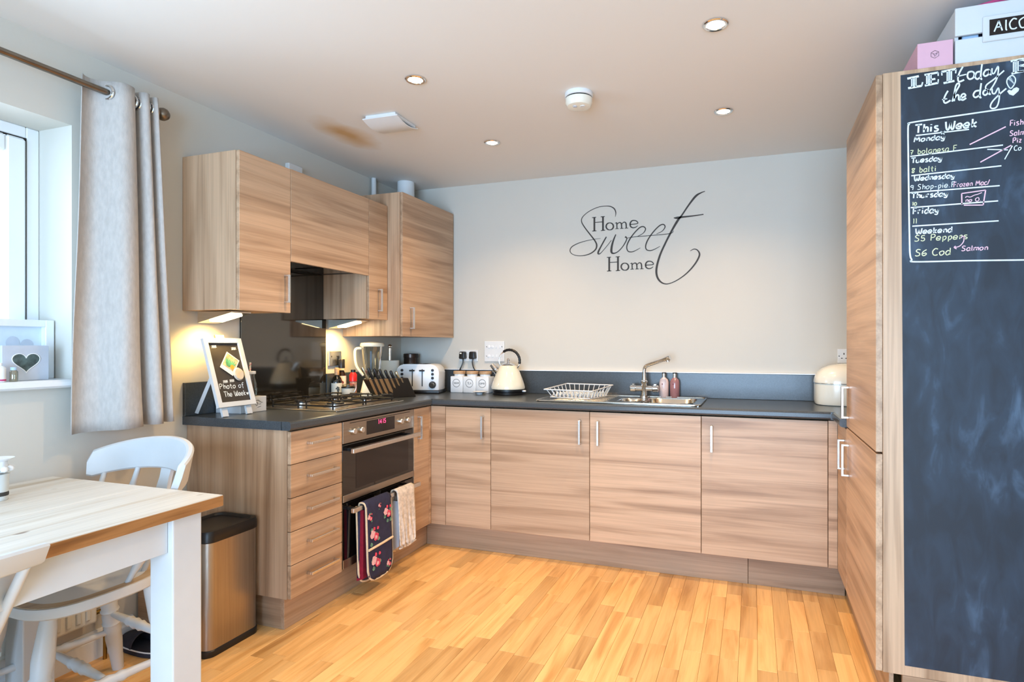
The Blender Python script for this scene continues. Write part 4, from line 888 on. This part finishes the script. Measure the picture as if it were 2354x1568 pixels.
HS("1310,1090 1275,1150 1258,1210 1280,1238 1340,1205"); HS("1238,1198 1300,1185", 12); HS("1360,1220 1400,1110 1445,1030 1440,1000 1410,1020 1390,1100 1385,1215"); HS("1385,1180 1420,1140 1440,1150 1440,1195 1462,1195"); HS("1465,1180 1520,1150 1505,1125 1475,1140 1465,1185 1490,1200 1530,1175")
HS("1690,1085 1640,1095 1615,1140 1640,1168 1690,1140"); HS("1708,998 1695,1100 1692,1165 1710,1165"); HS("1790,1075 1745,1085 1730,1120 1755,1140 1790,1110 1798,1078 1800,1125 1820,1125"); HS("1835,1062 1840,1115 1870,1118 1910,1055 1918,1180 1890,1275 1840,1298 1815,1275 1840,1215 1920,1130 2000,1060", 17)
HS("2055,910 2015,945 2008,1000 2050,1060 2095,1005 2105,950 2080,912 2055,910", 14)
for k in range(6): HS("%d,%d %d,%d" % (2022+k*11, 985+k*8-30, 2055+k*8, 930+k*16), 8)
hd.fan([(2010, 1095), (2030, 1075), (2060, 1085), (2085, 1058), (2120, 1045), (2148, 1062), (2140, 1090), (2080, 1145), (2035, 1130)], HP)
HS("2050,742 2200,712", 24); HS("2085,740 2085,880"); HS("2132,732 2132,868"); HS("2060,888 2200,855", 24); HS("2132,732 2200,735 2210,775 2150,795 2215,805 2215,850 2140,866", 14); hatch(2088, 2130, 750, 870)
hd.build('heading_writing', 'chalk_white', t, world=True, kind='stuff')
WP = lambda U, V: (2.872752+.000286*U, 2.017184-.000026*U-.000336*V)
PLN = lambda a, b: (a, YC-.0006, b)
wm, pm_, ym = MB(), MB(), MB()
def wl(st, mb, w=10, n=4): mb.ribbon([WP(*map(float, p.split(','))) for p in st.split()], w*.00031, PLN, n)
for tx, U, V, h, mb, w, tr_ in (('This Week', 215, 262, 78, wm, 17, 1.05), ('Monday', 208, 348, 48, wm, 12, 1.2), ('7 bolgnesa F', 168, 470, 50, ym, 7, 1.0), ('Tuesday', 178, 552, 48, wm, 12, 1.1), ('8 balti', 182, 648, 52, ym, 8, 1.0), ('Wednesday', 208, 725, 46, wm, 12, 1.1), ('9 Shop-pie.F', 172, 815, 50, wm, 7, .95), ('Frozen Mac/', 590, 785, 46, pm_, 8, .85),
                            ('Thursday', 180, 895, 48, wm, 13, 1.15), ('10', 188, 965, 36, ym, 8, 1), ('Friday', 192, 1048, 58, wm, 12, 1.0), ('11', 195, 1140, 50, ym, 7, .8), ('Weekend', 222, 1240, 52, wm, 12, 1.1), ('S5 Peppers', 212, 1312, 58, ym, 9, 1.1), ('S6 Cod', 218, 1455, 64, ym, 10, 1.1), ('Salmon', 668, 1390, 46, pm_, 9, 1.1), ('no O.', 705, 925, 34, pm_, 8, 1.2), ('Fish', 1115, 215, 50, pm_, 9, .9), ('Salm', 1115, 308, 46, pm_, 9, .9), ('Piz', 1140, 375, 46, pm_, 9, .9), ('Co', 1155, 445, 44, wm, 8, .9)):
    a, b = WP(U, V); text(mb, tx, a, b, h*.000336, w*.0003, PLN, slant=.06, track=tr_)
for st in ("225,285 740,238", "170,487 1055,392", "180,675 1040,585", "165,840 1025,770", "175,985 1010,912", "190,1165 1015,1098"): wl(st, wm, 13)
wl("910,430 1100,438", wm); wl("1070,525 1140,400", wm); wl("470,250 505,280", wm, 9); wl("475,278 510,248", wm, 9)
wl("745,382 1080,222", pm_, 12); wl("845,550 1130,395", pm_, 12); wl("670,845 895,812", pm_, 11); wl("895,812 872,952", pm_, 11); wl("872,952 690,956", pm_, 11); wl("670,845 672,952", pm_, 11); wl("705,885 720,872 750,878 790,860 820,852 860,835", pm_, 8); wl("690,1255 688,1300 650,1345 600,1360", pm_, 9); wl("665,1268 680,1248 705,1275", pm_, 9); wl("612,1345 598,1360 622,1372", pm_, 9)
wl("1700,-20 1240,35 700,97 195,155 160,175 148,215 150,470 156,900 163,1300 168,1440 185,1490 215,1510 700,1482 1240,1455 1700,1432", wm, 15, 6)
for mb, mm, nm in ((wm, 'chalk_white', 'planner_writing'), (pm_, 'chalk_pink', 'pink_writing'), (ym, 'chalk_yellow', 'yellow_writing')): mb.build(nm, mm, t, world=True, kind='stuff')

# ================================================================== ON TOP OF THE TALL CABINET
ZC = 2.1335
t = thing('pink_box', 'pale pink gift box with a small line emblem on top of the tall cabinet', 'box', (2.99, -1.41, ZC))
MB().box(2.944, 3.044, -1.522, -1.30, ZC, ZC+.084, .0012).build('carton', 'pink_card', t, world=True)
lb = MB(); PE = lambda a, b: (2.993+a, -1.5232, ZC+.042+b)
lb.ribbon([(.0125*math.sin(k*PI/3), .0125*math.cos(k*PI/3)) for k in range(7)], .0012, PE, smooth=False); lb.ribbon([(-.006, .003), (-.002, -.001), (0, -.008)], .001, PE); lb.ribbon([(.001, .001), (.006, .004), (.004, -.002), (0, -.004)], .001, PE); lb.ribbon([(-.011, .006), (0, .001), (.011, .006)], .0008, PE, smooth=False); lb.build('line_emblem', 'print_ink', t, world=True)
t = thing('storage_crate', 'white wooden crate with chalk label on top of the tall cabinet', 'crate', (3.24, -1.36, ZC))
for z0, z1 in ((ZC, ZC+.080), (ZC+.092, ZC+.182)):
    for ya, yb in ((-1.520, -1.508), (-1.212, -1.200)): MB().box(3.050, 3.430, ya, yb, z0, z1, .003, 2).build('slat', 'white_paint', t, world=True)
for xa in (3.052, 3.418): MB().box(xa, xa+.011, -1.507, -1.213, ZC, ZC+.182, .002).build('end_board', 'white_paint', t, world=True)
MB().box(3.064, 3.417, -1.507, -1.213, ZC+.001, ZC+.008).build('base_board', 'white_paint', t, world=True)
lbf = MB().box(3.123, 3.345, -1.528, -1.5205, ZC+.058, ZC+.138, .002).build('label_frame', 'white_paint', t, world=True)
MB().box(3.140, 3.328, -1.5292, -1.5281, ZC+.074, ZC+.124).build('label_board', 'display_black', lbf, world=True)
lb = MB(); text(lb, 'AlCO', 3.152, ZC+.084, .032, .004, lambda a, b: (a, -1.5298, b), track=.95); lb.build('label_writing', 'chalk_white', lbf, world=True)
t = thing('folded_bag', 'dark bag with pink handles lying inside the crate', 'bag', (3.25, -1.36, ZC+.009))
b = MB(); b.skin([b.ring([(3.25+p[0]*k, -1.36+p[1]*k, ZC+z) for p in super(.165, .13, 0)]) for k, z in ((.9, .009), (1, .03), (1, .15), (.92, .185), (.6, .195))]); b.build('bag_body', 'navy', t, True, True)
for dy in (-.09, -.06): MB().tube(cat([(3.075, -1.36+dy, ZC+.13), (3.088, -1.37+dy, ZC+.186), (3.14, -1.38+dy, ZC+.202), (3.22, -1.38+dy, ZC+.21), (3.32, -1.38+dy, ZC+.195)], 5), .006, 8).build('bag_handle', 'pink_strap', t, True, True)
solo(MB().box(3.075, 3.12, -1.50, -1.49, ZC+.06, ZC+.11, .002), 'teal_packet', 'photo_blue', 'teal packet glimpsed through the gap between the crate slats', 'packet')

# ================================================================== WINDOW DRESSING
RX, RZ = .080, 2.209
t = thing('curtain_pole', 'bronze metal curtain pole with ball finial above the window', 'curtain pole', (RX, -2.8, RZ))
MB().tube([(RX, -3.75, RZ), (RX, -1.952, RZ)], .0125, 16).build('pole', 'bronze', t, True, True)
MB().lathe([(0, 0), (.013, .002), (.014, .010), (.022, .016), (.027, .028), (.026, .040), (.018, .052), (0, .057)], (RX, -1.955, RZ), 22, axis='y').build('finial', 'bronze', t, True, True)
MB().lathe([(.020, XL+.0005), (.020, XL+.006), (.007, XL+.010), (.007, RX)], (0, -1.975, RZ), 14, axis='x').build('bracket', 'bronze', t, True, True)
t = thing('curtain', 'pale grey linen eyelet curtain gathered beside the window', 'curtain', (RX, -2.08, .90))
prof = [(-2.232, .066), (-2.215, .052), (-2.190, .047), (-2.165, .058), (-2.148, .085), (-2.125, .122), (-2.095, .128), (-2.068, .112), (-2.056, .070), (-2.054, .040), (-2.046, .036), (-2.041, .060), (-2.036, .110), (-2.020, .124), (-2.006, .105), (-2.002, .050), (-1.996, .036), (-1.990, .055), (-1.985, .108), (-1.974, .118), (-1.964, .09), (-1.960, .05), (-1.950, .045)]
fine_ = cat(prof, 4); m = MB(); rows = []
for i in range(25):
    k = i/24; z = 2.252-(2.252-.900)*k; row = []
    for y, x in fine_:
        w = (y+2.232)/.282
        yy = y+k*(-.035*(1-w)+.075*w) + .004*math.sin(k*7+w*9)*k
        xx = RX+(x-.082)*(1+.25*k) + .006*math.sin(k*5+w*14)*k
        row.append(m.bm.verts.new((max(xx, .012), yy, z + (.012*w*k if k > .95 else 0))))
    rows.append(row)
for a, b in zip(rows, rows[1:]):
    for j in range(len(fine_)-1): m.bm.faces.new((a[j], a[j+1], b[j+1], b[j]))
o = m.build('fabric', 'linen', t, True, True); md = o.modifiers.new('thickness', 'SOLIDIFY'); md.thickness = .003
for yy in (-2.150, -2.056, -2.040, -2.004, -1.988):
    e = MB(); c0 = (RX, yy, RZ); P_ = [(RX+.026*math.cos(q*PI/10), yy+.004*math.cos(q*PI/10), RZ+.026*math.sin(q*PI/10)) for q in range(20)]; e.tube(P_+[P_[0]], .005, 8); e.build('eyelet', 'chrome', t, True, True)
# frames on the sill
ZS = WZ0+.0005
t = thing('photo_frame', 'large white box photo frame leaning on the window sill', 'photo frame', (-.12, -2.34, ZS))
ya, yb, z0, z1, xf = -2.500, -2.196, ZS, ZS+.222, -.105
yb = -2.222
for q in ((ya, ya+.030, z0, z1), (yb-.030, yb, z0, z1), (ya+.03, yb-.03, z0, z0+.026), (ya+.03, yb-.03, z1-.026, z1)): MB().box(xf-.030, xf, *q, .002).build('frame_rail', 'white_gloss', t, world=True)
bk = MB().box(xf-.028, xf-.024, ya+.03, yb-.03, z0+.026, z1-.026).build('picture', 'photo_pale', t, world=True)
for yy, zz, r in ((-2.345, .135, .022), (-2.300, .125, .022)):
    MB().fan([(yy+r*math.cos(q*PI/8), z0+zz+r*1.15*math.sin(q*PI/8)) for q in range(16)], lambda a, b: (xf-.0232, a, b)).build('head_print', 'photo_grey', bk, world=True)
    MB().fan([(yy-.034, z0+.07), (yy+.034, z0+.07), (yy+.026, z0+.100), (yy, z0+.108), (yy-.026, z0+.100)], lambda a, b: (xf-.0228, a, b)).build('shoulder_print', 'photo_blue', bk, world=True)
t = thing('heart_frame', 'pale blue photo frame with a heart-shaped opening on the sill', 'photo frame', (-.04, -2.35, ZS))
yc, zc, xh = -2.358, ZS+.064, -.030
heart = []
for q in range(40):
    a = 2*PI*q/40; hx_ = 16*math.sin(a)**3; hy_ = 13*math.cos(a)-5*math.cos(2*a)-2*math.cos(3*a)-math.cos(4*a); heart.append((yc+hx_*.0027, zc+.004+hy_*.0024))
MB().box(xh-.012, xh, yc-.073, yc+.073, zc-.0635, zc+.062, .0015).build('frame_front', 'photo_grey', t, world=True)
MB().fan(heart, lambda a, b: (xh+.0006, a, b)).build('photograph', 'photo_dark', t, world=True)
MB().tube([(xh+.0006, a, b) for a, b in heart]+[(xh+.0006, *heart[0])], .0016, 6).build('heart_rim', 'white_gloss', t, True, True)
MB().prism([(xh-.012, zc), (xh-.045, ZS), (xh-.041, ZS), (xh-.012, zc-.02)], 'y', yc-.01, yc+.01).build('strut', 'photo_grey', t, world=True)
t = thing('nail_bottle', 'small white bottle with pink band at the left end of the sill', 'bottle', (.000, -2.452, ZS))
MB().lathe([(.015, 0), (.016, .002), (.016, .048), (.012, .053), (.006, .056), (.006, .066), (0, .067)], n=18).build('body', 'white_gloss', t, True); MB().lathe([(.0163, .004), (.0163, .010)], n=18).build('pink_band', 'pink_strap', t, True)
t = thing('glass_vial', 'tiny clear glass vial beside the heart photo frame', 'bottle', (.005, -2.415, ZS))
MB().lathe([(.011, 0), (.012, .002), (.012, .034), (.008, .040)], n=16).build('vial', 'bottle_glass', t, True); MB().lathe([(.009, .040), (.009, .050), (0, .051)], n=14).build('stopper', 'photo_blue', t, True)

# ================================================================== RADIATOR, SHOE, LOW PANEL, BIN
t = thing('radiator', 'cream panel radiator on the wall under the window behind the table', 'radiator', (.05, -2.75, .16))
MB().box(.000, .048, -3.35, -2.165, .165, .690, .008, 2).build('panel', 'radiator', t, world=True)
for i in range(34): MB().box(.0475, .054, -3.33+i*.034, -3.313+i*.034, .185, .670, .003).build('convector_rib', 'radiator', t, world=True)
v = MB(); v.tube([(.030, -2.165, .195), (.030, -2.115, .195)], .008, 10).tube([(.030, -2.125, .0), (.030, -2.125, .195)], .007, 10); v.build('valve_pipe', 'brass', t, True, True)
MB().lathe([(.012, .175), (.015, .18), (.015, .24), (.012, .245), (0, .246)], (.030, -2.125, 0), 14).build('valve_head', 'brass', t, True, True)
t = thing('low_cupboard', 'low grey wood-grained box between the wall and the pedal bin', 'box', (.09, -1.86, 0))
MB().box(XL+.018, .185, -1.975, -1.742, 0, .36, .002).build('box_body', 'plinth_x', t, world=True)
t = thing('slipper', 'dark slipper with white trim on the floor behind the table leg', 'slipper', (.100, -2.032, 0), rz=-.15)
b = MB(); b.skin([b.ring([(p[0], p[1]*(1-.25*(p[0]/.12)), z) for p in super(.120*k, .042*k, 0, 28, 2.4)]) for k, z in ((.96, 0), (1, .006), (1, .016), (.97, .02))]); b.build('sole', 'shoe_dark', t, True)
u = MB(); rows = []
for i in range(8):
    k = i/7; xx = -.115+.12*k; r_ = .036+.006*k; row = [u.bm.verts.new((xx+.02*math.sin(a)*(1 if i == 0 else .3), r_*math.cos(a)*1.05, .018+(.030+.030*math.sin(k*PI*.6))*math.sin(a))) for a in [PI*j/10 for j in range(11)]]; rows.append(row)
for a, b in zip(rows, rows[1:]):
    for j in range(10): u.bm.faces.new((a[j], a[j+1], b[j+1], b[j]))
o = u.build('upper', 'shoe_dark', t, True); md = o.modifiers.new('thickness', 'SOLIDIFY'); md.thickness = .004
P_ = [(p[0], p[1]*(1-.25*(p[0]/.12)), .021) for p in super(.120, .042, 0, 28, 2.4)]; MB().tube(P_+[P_[0]], .0028, 6).build('trim', 'white_gloss', t, True)
t = thing('pedal_bin', 'brushed steel rubbish bin with black lid beside the base units', 'bin', (.31, -1.872, 0))
def rr(k, z, r=.035): return rrect(-.112*k, .112*k, -.128*k, .128*k, r, z)
b = MB(); b.skin([b.ring(rr(1, .028)), b.ring(rr(1, .452))]); b.build('body', 'brushed_steel', t, True)
b = MB(); b.skin([b.ring(rr(1.02, 0)), b.ring(rr(1.03, .008)), b.ring(rr(1.03, .024)), b.ring(rr(.99, .030))]); b.build('foot_rim', 'black_plastic', t, True)
b = MB(); b.skin([b.ring(rr(1.0, .450)), b.ring(rr(1.025, .454)), b.ring(rr(1.025, .484)), b.ring(rr(1.0, .496)), b.ring(rr(.90, .497)), b.ring(rr(.86, .488)), b.ring(rr(.84, .488))]); b.build('lid', 'black_plastic', t, True)

# ================================================================== DINING TABLE AND CHAIRS
TX0, TX1, TY0, TY1, TZ = .050, .856, -3.60, -2.320, .760
t = thing('dining_table', 'farmhouse dining table with pine plank top and white painted legs', 'table', ((TX0+TX1)/2, -2.96, 0))
n_ = 5; pw = (TX1-TX0)/n_
for i in range(n_): MB().box(TX0+i*pw+.0003, TX0+(i+1)*pw-.0003, TY0, TY1, TZ-.036, TZ+random.uniform(-.0004, .0003), .0025, 2).build('top_plank', 'pine_top', t, world=True)
MB().box(TX1, TX1+.003, TY0+.002, TY1-.002, TZ-.034, TZ-.002, .001).build('plank_edge', 'pine_edge', t, world=True); 
for lx in (TX0+.02, TX1-.02-.093):
    for ly in (TY0+.06, TY1-.06-.096): MB().box(lx, lx+.093, ly, ly+.096, 0, TZ-.0365, .004, 2).build('leg', 'white_paint', t, world=True)
for x0 in (TX0+.033, TX1-.061): MB().box(x0, x0+.022, TY0+.157, TY1-.157, TZ-.137, TZ-.0365, .001).build('apron', 'white_paint', t, world=True)
for y0 in (TY0+.08, TY1-.10): MB().box(TX0+.114, TX1-.114, y0, y0+.022, TZ-.137, TZ-.0365, .001).build('apron', 'white_paint', t, world=True)
def make_chair(label, loc, rz, plain=False):
    t = thing('dining_chair', label, 'chair', loc, rz, group='white farmhouse chairs')
    sz = .455
    def seat(k, z):  # rounded seat outline: wide front at -y, narrower at the back
        o = []
        for i in range(40):
            a = 2*PI*i/40; c, s = math.cos(a), math.sin(a); x = math.copysign(abs(c)**.62, c)*.222; y = math.copysign(abs(s)**.66, s)*.212
            o.append((x*k*(1-.10*(y/.212)), y*k, z))
        return o
    b = MB(); b.skin([b.ring(seat(.95, sz-.036)), b.ring(seat(1, sz-.028)), b.ring(seat(1, sz-.008)), b.ring(seat(.985, sz))]); b.build('seat_frame', 'white_paint', t, True)
    b = MB(); b.skin([b.ring(seat(.955, sz-.001)), b.ring(seat(.95, sz+.0015)), b.ring(seat(.6, sz-.002)), b.ring(seat(.2, sz-.004))]); b.build('seat', 'seat_wood', t, True)
    prof = [(.0, .016), (.08, .019), (.30, .024), (.40, .021), (.42, .025), (.44, .021), (.48, .023), (.52, .022), (.54, .025), (.57, .021), (.60, .024), (.64, .021), (.70, .022), (.85, .018), (1, .0155)]
    legs = []
    for sx, sy in ((-1, -1), (1, -1), (-1, 1), (1, 1)):
        top_ = Vector((sx*.150, sy*.140, sz-.03)); bot = Vector((sx*.205, sy*.215, 0)); legs.append((top_, bot))
        pr_ = [(k, r*1.22) for k, r in prof]
        MB().tube([top_+(bot-top_)*k for k, r in pr_], [r for k, r in pr_], 12).build('leg', 'white_paint', t, True)
    def at_(i, k): return legs[i][0]+(legs[i][1]-legs[i][0])*k
    def spin(a, b, nm, r=.0145):
        d = b-a; pr_ = [(0, .6), (.12, .8), (.36, 1), (.40, 1.3), (.44, 1.0), (.5, 1.35), (.56, 1.0), (.60, 1.3), (.64, 1), (.88, .8), (1, .6)]
        MB().tube([a+d*k for k, q in pr_], [r*q for k, q in pr_], 10).build(nm, 'white_paint', t, True)
    spin(at_(0, .62), at_(2, .62), 'side_stretcher'); spin(at_(1, .62), at_(3, .62), 'side_stretcher')
    spin((at_(0, .62)+at_(2, .62))/2, (at_(1, .62)+at_(3, .62))/2, 'cross_stretcher'); spin(at_(2, .45), at_(3, .45), 'rear_stretcher')
    # curved crest rail
    RR = MB(); rings = []; n = 30
    def rail(s):  # s -1..1 : plan position, z bottom, z top, depth
        x = .282*math.sin(s*1.18)/math.sin(1.18); y = .105+.180*math.cos(s*1.35); zt_ = .887-.062*abs(s)**2.0; zb_ = .770-.040*abs(s)**2.0
        if abs(s) > .93: q = (abs(s)-.93)/.07; zt_ -= .030*q*q; zb_ += .012*q
        if plain: x, y, zb_, zt_ = .185*s, .345+.030*math.cos(s*1.3), .728, .783-.006*s*s
        return x, y, zb_, zt_
    for i in range(n+1):
        s = -1+2*i/n; x, y, zb_, zt_ = rail(s); x2, y2, *_ = rail(min(1, s+.02)); x1, y1, *_ = rail(max(-1, s-.02))
        d = Vector((x2-x1, y2-y1)).normalized(); nx, ny = -d.y, d.x; th = .012; r_ = .006; lean = .02
        if ny < 0: nx, ny = -nx, -ny
        P_ = [(-th, zb_+r_), (-th+r_, zb_), (th-r_, zb_), (th, zb_+r_), (th, zt_-r_), (th-r_, zt_), (-th+r_, zt_), (-th, zt_-r_)]
        rings.append(RR.ring([(x+nx*(a+lean*(z-zb_)/(zt_-zb_)), y+ny*(a+lean*(z-zb_)/(zt_-zb_)), z) for a, z in P_]))
    RR.skin(rings).build('crest_rail', 'white_paint', t, True)
    sp_ = [(0, .009), (.10, .010), (.22, .0165), (.30, .0185), (.34, .014), (.36, .019), (.38, .019), (.40, .013), (.55, .0165), (.64, .019), (.70, .015), (.85, .010), (1, .009)]
    spots = ((-.80, -.176, .060), (-.42, -.115, .140), (.42, .115, .140), (.80, .176, .060))
    if plain: spots = ((-.84, -.172, .150), (-.5, -.105, .175), (0, 0, .180), (.5, .105, .175), (.84, .172, .150)); sp_ = [(0, .0125), (.5, .013), (1, .011)]
    for s, bx, by in spots:
        x, y, zb_, _z = rail(s); a = Vector((bx, by, sz-.002)); b_ = Vector((x, y, zb_+.006)); d = b_-a
        MB().tube([a+d*k for k, r in sp_], [r for k, r in sp_], 10).build('spindle', 'white_paint', t, True)
    if plain: return t
    x, y, zb_, _z = rail(0); S_ = MB(); rows = []
    for k, w in ((0, .030), (.15, .026), (.35, .042), (.5, .052), (.62, .050), (.78, .034), (.9, .029), (1, .032)):
        yy = .172+(y-.172)*k+.012*math.sin(k*PI); z = sz-.002+(zb_+.004-sz)*k; rows.append(S_.ring([(-w, yy-.007, z), (w, yy-.007, z), (w, yy+.007, z), (-w, yy+.007, z)]))
    S_.skin(rows).build('splat', 'white_paint', t, True)
    return t
make_chair('white painted spindle-back chair at the end of the table by the window', (.315, -2.400, 0), -.16)
make_chair('plain white rod-back chair at the near side of the table, cut by the picture edge', (.530, -3.030, 0), -PI/2, True)
t = thing('vase', 'small white openwork jar vase with knobbed rim on the table', 'vase', (.270, -2.600, TZ+.0005))
MB().lathe([(.022, 0), (.024, .003), (.024, .012), (.026, .075), (.028, .080)], n=20).build('glass_jar', 'frost', t, True)
MB().lathe([(.0245, .014), (.0255, .020), (.0247, .026)], n=20).build('band', 'print_ink', t, True)
for k in range(8): MB().lathe([(0, -.010), (.008, -.006), (.010, 0), (.008, .006), (0, .010)], (.029*math.cos(k*PI/4), .029*math.sin(k*PI/4), .095), 10).build('flower_knob', 'white_gloss', t, True)
MB().lathe([(.020, .085), (.022, .10), (.022, .118), (.038, .126), (.039, .128), (.020, .124)], n=22).build('rim', 'white_gloss', t, True)
